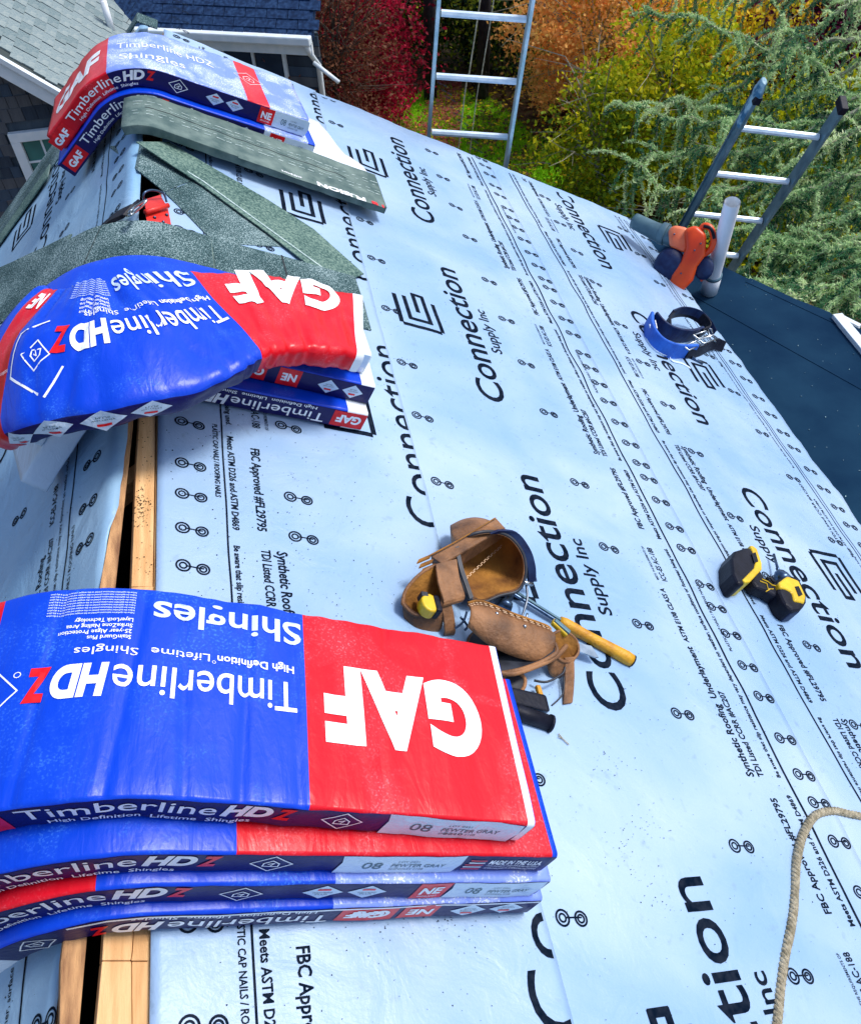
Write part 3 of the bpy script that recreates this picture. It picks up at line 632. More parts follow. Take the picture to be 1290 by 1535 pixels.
diamond(D,f,.375,0,.030,-.022,3); diamond(D,f,.445,0,.030,-.022,3); D.text(f,'08',-.26,-.31,-.015,.012,2,off=.002); D.part('printed_lettering'); finish(b,D)
b=bundle(.672,1.475,2,'third bundle of the middle stack, white label right under the loose wrapper',GM,.05,.30,ab=-.05,bw=.22,dr=dM,seed=13,W=.235,zones=[(.46,.5,4,4)])
D=Decals(); f=b.surf('front'); D.text(f,'Timb',.105,.0,.012,-.014,0,bold=.004,off=.0015); D.rect(f,.125,.20,-.028,.026,1); D.text(f,'GAF',.193,.133,.010,-.012,0,bold=.045,off=.0016)
D.rect(f,.225,.285,-.026,.028,1); D.text(f,'NE',.275,.235,.012,-.012,0,bold=.04,off=.0016)
D.rect(f,.30,.496,-.010,.031,3,off=.0014); D.text(f,'08',.37,.33,.018,-.004,2,off=.002); D.text(f,'PEWTER GRAY',.47,.385,.010,.002,2,off=.002); D.part('printed_lettering'); finish(b,D)
sagM=lambda a,w: -.07*max(0,min(1,(-a-.02)/.2))*max(0,min(1,(-w+.02)/.2))**1.3 -.02*max(0,(a-.3)/.2) +.012*nz(a*7,w*7,5)
b=bundle(.676,1.425,3,'topmost bundle of the middle stack in a loose crumpled wrapper sagging left',GM,.16,.68,ab=.02,bw=.28,dr=dM,seed=14,wr=.011,skew=.40,na=120,creases=[(.02,.35,.005),(-.10,-.5,.006),(-.24,.25,.006),(.18,.6,.004),(.33,-.3,.004),(-.34,-.2,.007)],psis=[(-.5,-.75),(-.34,-.35),(-.2,.12),(-.12,.35),(.0,.72),(.15,.52),(.3,.30),(.5,.22)],wf=lambda a:1+.26*min(1,max(0,(.14-a)/.22)),W=.30,L=1.0,t=.066,sag=sagM,r=.02,zones=[(-.50,-.46,0,1),(-.46,-.39,3,3),(.085,.470,3,3),(.470,.50,4,4)])
D=Decals(); D.part('top_lettering'); f=b.surf('top')
D.text(f,'GAF',.430,.140,.140,.020,0,bold=.055,edge=.015,off=.0022,space=1.12); 
topM=b
X0=.075
D.text(f,'Timberline',X0,X0-.26,.020,-.035,0,bold=.004,edge=.015,off=.002); D.text(f,'HD',X0-.267,X0-.340,.020,-.033,0,bold=.055,edge=.015,off=.002); D.text(f,'Z',X0-.344,X0-.375,.020,-.033,1,bold=.05,edge=.015,off=.002)
D.text(f,'High Definition',X0,X0-.13,.052,.038,0,bold=.02,off=.002); D.text(f,'Lifetime  Shingles',X0-.14,X0-.315,.052,.038,0,off=.002)
D.text(f,'Shingles',X0+.0,X0-.22,.138,.088,3,bold=.01,edge=.015,off=.002)
for i in range(8): D.text(f,FINE,X0-.24,X0-.37,.098+i*.006,.0945+i*.006,3,bold=.02,off=.002)
for i in range(4): D.text(f,('StainGuard Plus','25-year Algae Protection','StrikeZone Nailing Area','LayerLock Technology')[i],X0-.25,X0-.33,.058+i*.010,.051+i*.010,0,bold=.01,off=.002)
D.line(f,[(-.325,.04),(-.375,.01),(-.37,-.07),(-.30,-.11),(-.275,-.06)],.004,0); diamond(D,f,-.325,-.035,.026,-.026)
D.text(f,'NE',-.40,-.44,.12,.08,0,bold=.04,off=.002)
D.text(f,'Installation instructions',-.385,-.455,-.05,-.058,0,off=.002)
f=b.surf('front'); diamond(D,f,-.30,.0,.035,-.026,3); diamond(D,f,-.37,.0,.035,-.026,3); diamond(D,f,-.22,.0,.035,-.026,3); diamond(D,f,-.15,.003,.03,-.022,3)
f=b.surf('back'); diamond(D,f,-.34,.004,.03,.022,3); diamond(D,f,-.27,.004,.03,.022,3); D.part('printed_lettering'); finish(b,D)
# far stack -----------------------------------------------------------
GF='wrapped shingle bundles in the far stack'
dF=Drape(r0=.16,aL=R_(41),lift=.0)
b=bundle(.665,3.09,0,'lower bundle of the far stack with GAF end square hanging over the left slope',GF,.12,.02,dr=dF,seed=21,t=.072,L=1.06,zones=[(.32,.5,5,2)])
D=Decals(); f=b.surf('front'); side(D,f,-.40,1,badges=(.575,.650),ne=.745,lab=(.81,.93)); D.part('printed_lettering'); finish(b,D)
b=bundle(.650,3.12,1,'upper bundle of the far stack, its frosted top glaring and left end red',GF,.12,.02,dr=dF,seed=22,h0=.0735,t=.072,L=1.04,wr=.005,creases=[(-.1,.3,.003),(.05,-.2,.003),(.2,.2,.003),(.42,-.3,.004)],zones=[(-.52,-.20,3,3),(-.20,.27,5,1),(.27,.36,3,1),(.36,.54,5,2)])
D=Decals(); f=b.surf('top'); D.part('top_lettering'); D.text(f,'GAF',-.48,-.225,-.075,.065,0,bold=.05,shear=.1,edge=.02); D.text(f,'Timberline HDZ',-.17,.17,.02,.075,0,edge=.02); D.text(f,'Shingles',-.16,.05,-.09,-.035,0,edge=.02); diamond(D,f,.31,.03,.06,.05)
D.part('printed_lettering'); f=b.surf('front'); side(D,f,-.42,1,badges=(.575,.650),ne=.745,lab=(.81,.95)); D.part('printed_lettering'); finish(b,D)
# ================================================================ loose shingles
def shingle(se,ue,L,W,t,h0,label,psiR=0,psiL=None,dr=None,group='loose shingles laid over the ridge',mats=None,seed=0,wr=.001,lines=(),ab=0,bw=.2,print_=None,name='roof_shingle',cat='shingle'):
    root=empty(name,(0,0,0),label,cat,group)
    s=Slab(se,ue,L,W,t,h0,psiR,psiL,ab,bw,dr,seed,wr); s.mesh('granule_face',mats or [M['gran'],M['gran'],M['gback']],root,r=min(.002,t*.3),na=40)
    if lines or print_:
        D=Decals(); f=s.surf('top')
        for (a0,a1,b0,b1,mi) in lines: D.rect(f,a0,a1,b0,b1,mi,off=.0012)
        if print_: print_(D,s)
        D.build('sealant_and_print',[M['seal'],M['granl'],M['pwhite'],M['pred'],M['under'],M['gback']],root)
    return s
dS=Drape(r0=.25,aL=R_(30),lift=.015)
shingle(.735,1.87,.50,.30,.006,.02,'dark granule shingle over the right slope behind the middle stack',.03,.10,dr=dS,seed=31,lines=[(-.005,.001,-.15,.15,4)])
shingle(.250,1.83,.55,.31,.006,.026,'dark granule shingle crossing the ridge behind the middle stack',.02,-.42,dr=dS,seed=32,ab=-.05,lines=[(-.09,-.087,-.15,.15,4)])
shingle(-.27,1.95,.62,.31,.006,.021,'dark granule shingle reaching far down the left slope',-.45,-.50,dr=dS,seed=33)
shingle(.02,1.735,.9,.04,.008,.04,'pale green shingle edge strip on top of the ridge behind the middle stack',.05,-.2,dr=dS,seed=37,mats=[M['granl'],M['granl'],M['gback']]) if False else None
def L3(px,py,h): 
    u,v=uv(px,py,h)
    if v>-.085: return PR(u,v,h)
    return hitp(px,py,NL,AP+NL*h)
def flatshingle(label,pxs,h,m,ribs=(),t=.005):
    root=empty('roof_shingle',(0,0,0),label,'shingle','loose shingles laid over the ridge')
    mb=MB(); P=[L3(x,y,h) for x,y in pxs]; n=len(P); D_=[p+NR*t for p in P]
    mb.add(P+D_,[tuple(range(n))[::-1],tuple(range(n,2*n))]+[(i,(i+1)%n,n+(i+1)%n,n+i) for i in range(n)]); mb.build('granule_face',m,root,bevel=.0015)
    for (a,b) in ribs:
        mb=MB(); mb.bar(L3(*a,h+t+.001),L3(*b,h+t+.001),.006,.0025,NR); mb.build('rib',M['seal'],root)
flatshingle('dark shingle beside the red roof anchor, its corner under the far end of the strips',[(164,221),(214,214),(292,270),(246,289),(206,256)],.012,M['gran'])
flatshingle('dark shingle lying down the right slope from the red roof anchor',[(247,290),(292,271),(420,352),(440,372),(322,366)],.012,M['gran'])
flatshingle('pale green shingle strip with a raised light rib, lying diagonally down the right slope',[(204,214),(252,214),(400,300),(470,345),(545,412),(500,428),(400,350),(300,277)],.022,M['granl'],ribs=[((216,217),(305,272)),((305,272),(400,341)),((400,341),(505,417))])
def slabprint(D,s):
    f=s.surf('top'); W=s.W/2
    for (b,w_,m_) in ((.055,.004,0),(.03,.003,0),(-.02,.003,0),(-.045,.004,0)):
        for i in range(24):
            a0=-.46+i*.04+rnd.uniform(-.006,.006)
            D.rect(f,a0,a0+rnd.uniform(.012,.034),b+.004*nz(a0*9,b*40),b+w_+.004*nz(a0*9,b*40),m_,off=.0012)
    D.line(f,[(-.42+.04*i,.01+.012*nz(i*.7,2)) for i in range(20)],.0035,4)
    D.rect(f,-.10,.478,-.150,-.118,5,off=.0012)
    D.text(f,'FUSION',.40,.20,-.122,-.150,2,bold=.05,off=.002); D.text(f,'support',.14,.06,-.126,-.140,2,bold=.02,off=.002); D.rect(f,.425,.478,-.150,-.128,3,off=.002)
shingle(.955,2.745,.985,.27,.030,.022,'open stack of grey-green shingles lying across the ridge below the far bundles',.02,.0,dr=Drape(r0=.14,aL=R_(33),lift=.01),seed=36,wr=.003,print_=slabprint,group=None,name='shingle_stack',cat='shingle stack',mats=[M['gback'],M['gback'],M['gran']])
# torn white wrapper under and behind the open stack
dW=Drape(r0=.15)
W_=Slab(.97,3.02,.98,.40,.004,.006,.0,.0,dr=dW,seed=40,wr=.012)
V=[];Q=[];na,nb=60,16
for i in range(na+1):
    a=-.49+.98*i/na
    for j in range(nb+1):
        bb=j/nb; top=.17+.05*nz(a*9,1)+.17*math.exp(-((a-.22)/.10)**2)-(.22*max(0,(a-.30)/.19)); V.append(tuple(W_.pos(a,-.23+(top+.23)*bb,.004+.010*abs(nz(a*8,bb*4,3)),0,1)))
for i in range(na):
    for j in range(nb): Q.append((i*(nb+1)+j,(i+1)*(nb+1)+j,(i+1)*(nb+1)+j+1,i*(nb+1)+j+1))
o=np_mesh('torn_wrapper',np.array(V),np.array(Q),M['white']); tag(o,'torn white plastic wrapper spread under the open shingle stack','wrapper'); sm=o.modifiers.new('solid','SOLIDIFY'); sm.thickness=.0012
# shingle strips along the far left rake
shingle(-.50,3.62,.95,.30,.006,.008,'dark green shingle strip hanging over the far left rake edge',.0,None,dr=Drape(r0=.01),seed=41,lines=[(-.47,.47,.02,.028,1)],group='shingle strips along the left rake')
shingle(-.70,3.44,1.0,.12,.006,.016,'narrow pale green shingle strip lying along the left rake',.02,None,dr=Drape(r0=.01),seed=42,mats=[M['granl'],M['granl'],M['gback']],group='shingle strips along the left rake')
# ================================================================ flat roof on the right
fr=empty('flat_roof',(2.6,2.2,FZ),'low flat roof with dark blue-black membrane and white trim below the pale slope','roof')
def at_(px,py,z=FZ): return at_z(px,py,z)
FE=[at_(1030,345),at_(1068,392),at_(1150,432),at_(1243,468),at_(1290,521),at_(1500,760)]
P=[Vector((1.55,3.95,FZ))]+FE+[Vector((3.4,UN,FZ)),Vector((1.55,UN,FZ))]
N_=40
mb=MB(); n=len(P); mb.add(P+[p-Vector((0,0,.05)) for p in P],[tuple(range(n))[::-1],tuple(range(n,2*n))]+[(i,(i+1)%n,n+(i+1)%n,n+i) for i in range(n)])
mo=mb.build('membrane',M['epdm'],fr); 
for o in (mo,): o.matrix_parent_inverse=Matrix.Translation(Vector((-2.6,-2.2,-FZ)))
def pin(o,par): o.parent=par; o.matrix_parent_inverse=par.matrix_world.inverted() if par.matrix_world!=Matrix.Identity(4) else Matrix.Identity(4)
bpy.context.view_layer.update()
def adopt(o,par):
    o.parent=par; o.matrix_parent_inverse=par.matrix_world.inverted(); return o
adopt(mo,fr)
def trim(name,a,b,wd,tk,dz,m=M['wtrim'],par=fr):
    mb=MB(); mb.bar(Vector(a)+Vector((0,0,dz)),Vector(b)+Vector((0,0,dz)),wd,tk); return adopt(mb.build(name,m,None,bevel=.003),par)
trim('edge_board',at_(1252,476),at_(1500,775),.055,.03,.012)
trim('edge_board',at_(1262,470),at_(1290,484),.03,.03,-.03)
trim('edge_board',at_(1272,494),at_(1330,492),.05,.02,-.04)
for k in range(4):
    a,b=FE[1+k],FE[2+k]; mb=MB(); z0=Vector((0,0,-.055)); z1=Vector((0,0,-.24)); d=(b-a).normalized().cross(Vector((0,0,1)))*.02
    mb.hexa([a+z1-d,b+z1-d,b+z1+d,a+z1+d],[a+z0-d,b+z0-d,b+z0+d,a+z0+d]); adopt(mb.build('fascia_board',M['wtrim'],None),fr)
mb=MB(); inner=[Vector((p.x,p.y,0)) for p in P]; cx_=sum((p for p in inner),Vector())/len(inner)
Pi=[cx_+(p-cx_)*.93 for p in inner]
mb.add([Vector((p.x,p.y,GZ)) for p in Pi]+[Vector((p.x,p.y,FZ-.06)) for p in Pi],[(i,(i+1)%n,n+(i+1)%n,n+i) for i in range(n)]); adopt(mb.build('wall',M['rwall'],None),fr)
for (a,b_) in (((1040,440),(1400,640)),((1120,420),(1420,560))):
    p,q=at_(*a),at_(*b_); mb=MB(); mb.bar(p+Vector((0,0,.001)),q+Vector((0,0,.001)),.05,.004); adopt(mb.build('membrane_seam',M['epdm'],None),fr)
mb=MB()
for _ in range(90):
    x=rnd.uniform(1040,1290); y=rnd.uniform(400,790); p=at_(x,y); a=rnd.uniform(0,6.3); s_=rnd.uniform(.001,.0035)
    mb.bar(p+Vector((0,0,.002)),p+Vector((math.cos(a)*s_*2,math.sin(a)*s_*2,.003)),s_,.002)
tag(mb.build('roof_crumbs',M['alud'],None),'tiny pale crumbs and leaf bits scattered on the dark flat roof','debris',kind='stuff')
# ================================================================ houses behind
hs=empty('shingled_house',(-1.6,11,GZ),'neighbouring house wing with grey shingle roof, white rake board and dark cedar wall','house'); bpy.context.view_layer.update()
YG=10.0
A=at_y(0,70,YG); B=at_y(120,140,YG); sl=(B-A)/(B.x-A.x)
xe=-1.07
def rz(x): return A.z+sl.z*(x-A.x)
xr=-5.2
def RS(x,y,h=0): 
    nn=Vector((-sl.z,0,1)).normalized(); return Vector((x,y,rz(x)))+nn*h
YB=18.0
mb=MB(); mb.hexa([RS(xr,YG-.25,-.12),RS(xe,YG-.25,-.12),RS(xe,YB,-.12),RS(xr,YB,-.12)],[RS(xr,YG-.25,0),RS(xe,YG-.25,0),RS(xe,YB,0),RS(xr,YB,0)]); adopt(mb.build('roof_deck',M['gdeck'],None),hs)
# individual roof shingles: courses run along Y
eu=math.hypot(1,sl.z); exp=.125; wS=.30
tmpl={}
def tile_mesh(name,sx,sy,sz,m,key):
    if key in tmpl: return tmpl[key]
    mb=MB(); mb.box((0,0,0),(sx,sy,sz)); me=bpy.data.meshes.new(name); me.from_pydata(mb.v,[],mb.f); me.materials.append(m); tmpl[key]=me; return me
slope_rot=Vector((1,0,sl.z)).normalized()
def put(me,name,par,mw):
    o=bpy.data.objects.new(name,me); COL.objects.link(o); o.parent=par; o.matrix_parent_inverse=par.matrix_world.inverted(); o.matrix_basis=mw; return o
def inview(p,mx=30):
    c=CM.transposed()@(p-CAM)
    if c.z>-.1: return None
    x=645+c.x/-c.z*F;y=767.5-c.y/-c.z*F
    return (x,y) if -mx<x<1290+mx and -mx<y<1535+mx else None
sn=Vector((-sl.z,0,1)).normalized(); meS=[tile_mesh('roof_shingle',exp*1.02,wS*k,.016,(M['groof'],M['groof2'])[k<.85],'rs%g'%k) for k in (.97,.80,.90)]
cnt=0
for i in range(60):
    x=xe-.02-i*exp/eu; j=0; y=YG-.2+rnd.uniform(0,.2)
    while y<YB:
        k=rnd.randrange(3); wy=wS*(.97,.80,.90)[k]; c=RS(x-exp/eu*.5,y+wy/2,.010+rnd.uniform(0,.006)); pv=inview(c,8); y+=wy+.020
        if pv and pv[1]<215 and pv[0]<228 and cnt<300:
            rm=frame(c,slope_rot,Vector((0,1,0)),sn)@Matrix.Rotation(R_(-2.5),4,'Y')
            put(meS[k],'roof_shingle',hs,rm); cnt+=1
# rake board, gable wall with shingles
mb=MB(); mb.bar(RS(xr,YG-.27,-.07),RS(xe+.02,YG-.27,-.07),.04,.20,sn); adopt(mb.build('rake_board',M['wtrim'],None,bevel=.004),hs)
mb=MB(); mb.bar(RS(xr,YG-.305,.0),RS(xe+.02,YG-.305,.0),.03,.05,sn); adopt(mb.build('drip_moulding',M['wtrim'],None),hs)
mb=MB(); mb.hexa([Vector((xr,YG,GZ)),Vector((xe-.25,YG,GZ)),Vector((xe-.25,YG+.1,GZ)),Vector((xr,YG+.1,GZ))],[Vector((xr,YG,rz(xr)-.1)),Vector((xe-.25,YG,rz(xe-.25)-.1)),Vector((xe-.25,YG+.1,rz(xe-.25)-.1)),Vector((xr,YG+.1,rz(xr)-.1))]); adopt(mb.build('gable_wall',M['rwall'],None),hs)
mb=MB(); mb.box((xe-.3,(YG+YB)/2,(GZ+rz(xe)-.15)/2),(.1,YB-YG,rz(xe)-.15-GZ)); adopt(mb.build('side_wall',M['rwall'],None),hs)
cw=[mat('cedar_shingle_%s'%n_,c,.9,c2,6,5,.4,50,stretch=(1,1,.2)) for n_,c,c2 in (('blue',(.030,.055,.095),(.065,.10,.15)),('brown',(.065,.072,.09),(.12,.13,.145)),('dark',(.016,.028,.05),(.04,.06,.09)))]
wl=at_y(12,198,YG-.02); wr_=Vector((wl.x+.86,YG,wl.z)); wb=wl.z-1.25
meW=[tile_mesh('wall_shingle',.150*k,.016,.150,m_,'ws%g%s'%(k,m_.name)) for k in (.93,.7) for m_ in cw]
cnt=0
for i in range(40):
    z=A.z+.6-.130*i; x=-3.2+rnd.uniform(0,.1)
    while x<xe-.25:
        me=rnd.choice(meW); wx=.150*.93 if meW.index(me)<3 else .150*.7
        c=Vector((x+wx/2,YG-.018-rnd.uniform(0,.006),z)); x+=wx+.006
        if z>rz(c.x)-.22 or (wl.x-.05<c.x<wr_.x+.05 and wb-.05<z<wl.z+.05): continue
        pv=inview(c,5)
        if pv and pv[0]<190 and pv[1]<330 and cnt<300:
            put(me,'wall_shingle',hs,Matrix.Translation(c)@Matrix.Rotation(R_(4),4,'X')); cnt+=1
win=adopt(MB().build('window',M['wtrim'],None),hs) if False else None
mb=MB(); x0,x1,z1,z0=wl.x,wr_.x,wl.z,wb; tw=.105; yy=YG-.055
mb.box(((x0+x1)/2,yy,z1-tw/2),(x1-x0,.07,tw)); mb.box(((x0+x1)/2,yy,z0+tw/2),(x1-x0+.06,.09,tw)); mb.box((x0+tw/2,yy,(z0+z1)/2),(tw,.068,z1-z0-2*tw)); mb.box((x1-tw/2,yy,(z0+z1)/2),(tw,.068,z1-z0-2*tw))
win=adopt(mb.build('window',M['wtrim'],None,bevel=.004),hs); bpy.context.view_layer.update()
px_=[x0+tw+(x1-x0-2*tw)*k/3 for k in range(4)]; pz_=[z0+tw+(z1-z0-2*tw)*k/4 for k in range(5)]
for a,b in zip(px_,px_[1:]):
    for c,d in zip(pz_,pz_[1:]):
        mb=MB(); mb.box(((a+b)/2,YG-.025,(c+d)/2),(b-a-.02,.008,d-c-.02)); adopt(mb.build('pane',M['glass'],None),win)
for k in (1,2): 
    mb=MB(); mb.box((px_[k],YG-.03,(z0+z1)/2),(.022,.02,z1-z0-2*tw)); adopt(mb.build('muntin',M['wtrim'],None),win)
for k in (1,2,3): 
    mb=MB(); mb.box(((x0+x1)/2,YG-.031,pz_[k]),(x1-x0-2*tw,.018,.022)); adopt(mb.build('muntin',M['wtrim'],None),win)
vp=empty('vent_pipe',(0,0,0),'short white vent pipe standing on the grey shingle roof','vent pipe'); 
q=None
for t_ in range(400):
    yv=9.5+t_*.02; c=at_y(168,46,yv)
    if c.z<rz(c.x): q=c; break
q=q or RS(-1.6,12); vp.location=q; bpy.context.view_layer.update()
mb=MB(); mb.tube([(0,0,-.05),(0,0,.36)],.045,14); mb.build('pipe',M['pvc'],vp,True); mb=MB(); mb.prism([(-.13,-.13),(.13,-.13),(.13,.13),(-.13,.13)],-.03,.0); ob=mb.build('flashing',M['alud'],vp); ob.rotation_euler=(0,-math.atan(sl.z),0); ob.location=(0,0,.03)
# main house behind, dark roof with gutter
hm=empty('main_house',(0,13,GZ),'house with dark blue-black shingle roof, white gutter and wide dark window','house'); bpy.context.view_layer.update()
G0=at_y(200,38,13.3); G0=at_z(212,40,-2.88); G1=at_z(467,53,-2.88); gd=(G1-G0).normalized(); back=Vector((-gd.y,gd.x,0)); up_=Vector((0,0,1))
rp=back*1.0+up_*.62; rp=back*.93-gd*.14+up_*.62
K0=G0-gd*3.0
mb=MB(); nn=gd.cross(rp).normalized(); mb.hexa([K0-nn*.1,G1-nn*.1,G1+rp*5-nn*.1,K0+rp*5-nn*.1],[K0,G1,G1+rp*5,K0+rp*5]); adopt(mb.build('roof_deck',M['droof'],None),hm)
mb=MB()
for i in range(34):
    a=K0+gd*3.1+rp*(.13*i)+nn*.006; L_=(G1-a).dot(gd)-.0; x=-.1+.15*(i%2)
    while x<(G1-K0).length-3.1:
        c=a+gd*(x+.15)+nn*rnd.uniform(0,.006); x+=.31
        if (c-G1).dot(gd)>-.02: break
        s1_=gd*.148;s2_=rp.normalized()*.078; mb.hexa([c-s1_-s2_-nn*.01,c+s1_-s2_-nn*.01,c+s1_+s2_-nn*.012,c-s1_+s2_-nn*.012],[c-s1_-s2_+nn*.012,c+s1_-s2_+nn*.012,c+s1_+s2_,c-s1_+s2_])
tag(adopt(mb.build('roof_shingles',M['droof'],None),hm),kind='stuff')
mb=MB(); mb.bar(G0-gd*.4-back*.06-up_*.05,G1-back*.06-up_*.05,.13,.11); adopt(mb.build('gutter',M['wtrim'],None,bevel=.02),hm)
mb=MB(); mb.bar(G0-gd*.4-up_*.19+back*.05,G1-up_*.19+back*.05-gd*.03,.05,.16); adopt(mb.build('fascia_board',M['wtrim'],None),hm)
wy=back*.42
mb=MB(); a=G0-gd*3+wy;b=G1-gd*.06+wy; mb.hexa([Vector((a.x,a.y,GZ)),Vector((b.x,b.y,GZ)),Vector((b.x,b.y,GZ))+back*3-gd*2.4,Vector((a.x,a.y,GZ))+back*4],[a-up_*.12,b-up_*.12,b-up_*.12+back*3-gd*2.4,a-up_*.12+back*4]); adopt(mb.build('wall',M['rwall'],None),hm)
for i in range(14):
    mb=MB(); z=-3.1-.14*i; a=G0-gd*.4+wy-back*.012; b=G1-gd*.07+wy-back*.012; mb.bar(Vector((a.x,a.y,z)),Vector((b.x,b.y,z)),.02,.132); adopt(mb.build('siding_course',cw[(i*7)%3],None),hm)
def onwall(px,py):
    n_=back; return hitp(px,py,n_,G1+wy-back*.03)
wa=onwall(330,68); wb2=onwall(427,72); wz=.95
mb=MB(); L_=(wb2-wa).dot(gd); c=wa; zt=wb2.z
def wbox(o,x,z,sx,sz,dy,th,mats,name,par,dep=.05):
    mb=MB(); p=o+gd*x+up_*z-back*dy; R3=Matrix((gd,back,up_)).transposed(); mb.box(p,(sx,dep,sz),R3); return adopt(mb.build(name,mats,None),par)
o0=Vector((wa.x,wa.y,zt))
wf=wbox(o0,L_/2,-.025,L_,.05,.03,0,M['wtrim'],'window',hm); bpy.context.view_layer.update()
wbox(o0,0.02,-wz/2,.05,wz,.03,0,M['wtrim'],'side_trim',wf); wbox(o0,L_-.02,-wz/2,.05,wz,.03,0,M['wtrim'],'side_trim',wf); wbox(o0,L_*.5,-wz/2,.04,wz,.028,0,M['wtrim'],'mullion',wf)
wbox(o0,L_*.26,-wz/2,L_*.46,wz-.1,.01,0,M['gdark'],'pane',wf,.02); wbox(o0,L_*.74,-wz/2,L_*.46,wz-.1,.01,0,M['gdark'],'pane',wf,.02)
mb=MB(); q=G1-gd*.10+wy*.0; q2=G1-gd*.09+wy-back*.06
mb.tube([G1-gd*.08-back*.05-up_*.1,G1-gd*.08-up_*.22+back*.02,Vector((q2.x,q2.y,-3.4)),Vector((q2.x,q2.y,GZ+.1))],.04,8); adopt(mb.build('downpipe',M['wtrim'],None,True),hm)
mb=MB(); mb.tube([G1-gd*.02-up_*.35,G1+gd*.35-up_*.55-back*.1],.03,8); adopt(mb.build('gutter_elbow',M['wtrim'],None,True),hm)
# ridge vent cap at the far end of our ridge
mb=MB(); c=AP+Vector((0,3.66,.02)); mb.loft([[c+Vector((x,y,z)) for x,z in ((-.07,-.03),(-.005,.035),(.07,.0),(.07,.008),(-.005,.045),(-.07,-.022))] for y in (-.05,.05)])
o=mb.build('ridge_vent',M['gran'],None,bevel=.006); tag(o,'short dark ridge vent piece at the far end of the ridge','roof vent')
# ================================================================ ladders
def ladder(base,yaw,lean,side_,t0,sp,wd,n0,n1,tt,tb,label,mr,rail=(.028,.080),wrap=None):
    b=Vector(base); rg=Vector((math.cos(yaw),math.sin(yaw),0)); nf=Vector((-math.sin(yaw),math.cos(yaw),0)); rd=(up_+nf*lean+rg*side_).normalized(); rg=(rg-rd*rg.dot(rd)).normalized(); nf=rd.cross(rg)
    root=empty('ladder',b+rd*tb,label,'ladder','aluminium ladders against the roof edges'); bpy.context.view_layer.update()
    for s_,x in ((0,-.016),(1,wd+.016)):
        mb=MB(); p=b+rg*x; d=rail[1]/2; w_=rail[0]/2; sg=1 if s_ else -1
        # C-channel rail: web + two flanges
        def blk(xa,xb,ya,yb): 
            q=[p+rg*xa+nf*ya,p+rg*xb+nf*ya,p+rg*xb+nf*yb,p+rg*xa+nf*yb]; mb.hexa([k+rd*tb for k in q],[k+rd*tt for k in q])
        blk(-.003,.003,-d,d); blk(*((.003,w_) if s_ else (-w_,-.003)),-d,-d+.006); blk(*((.003,w_) if s_ else (-w_,-.003)),d-.006,d)
        adopt(mb.build('rail',mr,None,bevel=.0012),root)
        mb=MB(); q=p+rd*(tt+.004); mb.bar(q-rd*.02,q+rd*.022,rail[0]+.008,rail[1]+.008,nf); adopt(mb.build('end_cap',M['blk'],None,bevel=.004),root)
    for k in range(n0,n1):
        mb=MB(); q=b+rd*(t0+sp*k); mb.tube([q+rg*-.006,q+rg*(wd+.006)],.0175,8,flat=.85); o=adopt(mb.build('rung',M['rung'],None),root)
    return root,b,rg,nf,rd
t_=ladder((1.247,4.007,-.7),-.202,-.115,.107,-.008,.305,.40,-15,6,1.75,-4.85,'tall light aluminium ladder past the far rake, pull rope between its rails',M['alu'])
root,b,rg,nf,rd=t_
for dx,tb_ in ((.17,0),(.235,0)):
    mb=MB(); mb.tube(catmull([b+rg*(dx+.03)+rd*1.7+nf*.05,b+rg*(dx+.01)+rd*.7+nf*.05,b+rg*(dx-.005)+rd*.3+nf*.05,b+rg*(dx-.02)+rd*-.25+nf*.05,b+rg*(dx-.02)-rd*4.6+nf*.05],4),.0035 if dx<.2 else .0025,6); adopt(mb.build('pull_rope',M['rope'],None),root)
t_=ladder((2.659,3.658,-1.3),-.249,-.336,.163,-.179,.306,.40,-13,4,.93,-4.4,'dark grey ladder on the flat roof edge, one rail wrapped in blue cloth',M['alud'])
root,b,rg,nf,rd=t_
mb=MB(); rings=[]
p=b+rg*-.018
for k in range(9):
    t=.76+.26*k/8; s_=.62+.07*math.sin(k*2.3)+.05*math.cos(k*5)+(.08 if k>5 else 0)-(.18 if k==8 else 0); rings.append([p+rd*t+rg*(.030*s_*math.cos(a))+nf*(.058*s_*math.sin(a)) for a in [2*math.pi*j/12 for j in range(12)]])
mb.loft(rings); adopt(mb.build('cloth_wrap',mat('blue_cloth',(.02,.13,.24),.5,(.30,.48,.55),24,5,.9,30,ramp=(.42,.58)),None,False,bevel=.004),root)
# ================================================================ pvc pipe and blower on the flat roof
root=empty('plastic_pipe',(2.595,3.17,FZ),'long white plastic pipe standing up behind the orange blower','pipe'); bpy.context.view_layer.update()
pb=at_z(1062,436,FZ+.02); pt=at_y(1097,303,pb.y-.13); mb=MB(); dv=(pt-pb).normalized()
mb.tube([pb+dv*.09,pt],.040,24,cap=False); mb.tube([pt,pt-dv*.1],.036,24,cap=False); adopt(mb.build('tube',M['pvc'],None,True),root)
mb=MB(); mb.tube([pb-dv*.0,pb+dv*.12],.047,24); adopt(mb.build('coupling',M['pvc'],None,True),root)
mb=MB(); mb.tube([pb+dv*.115,pb+dv*.13],.0485,24); adopt(mb.build('joint_ring',M['alud'],None,True),root)
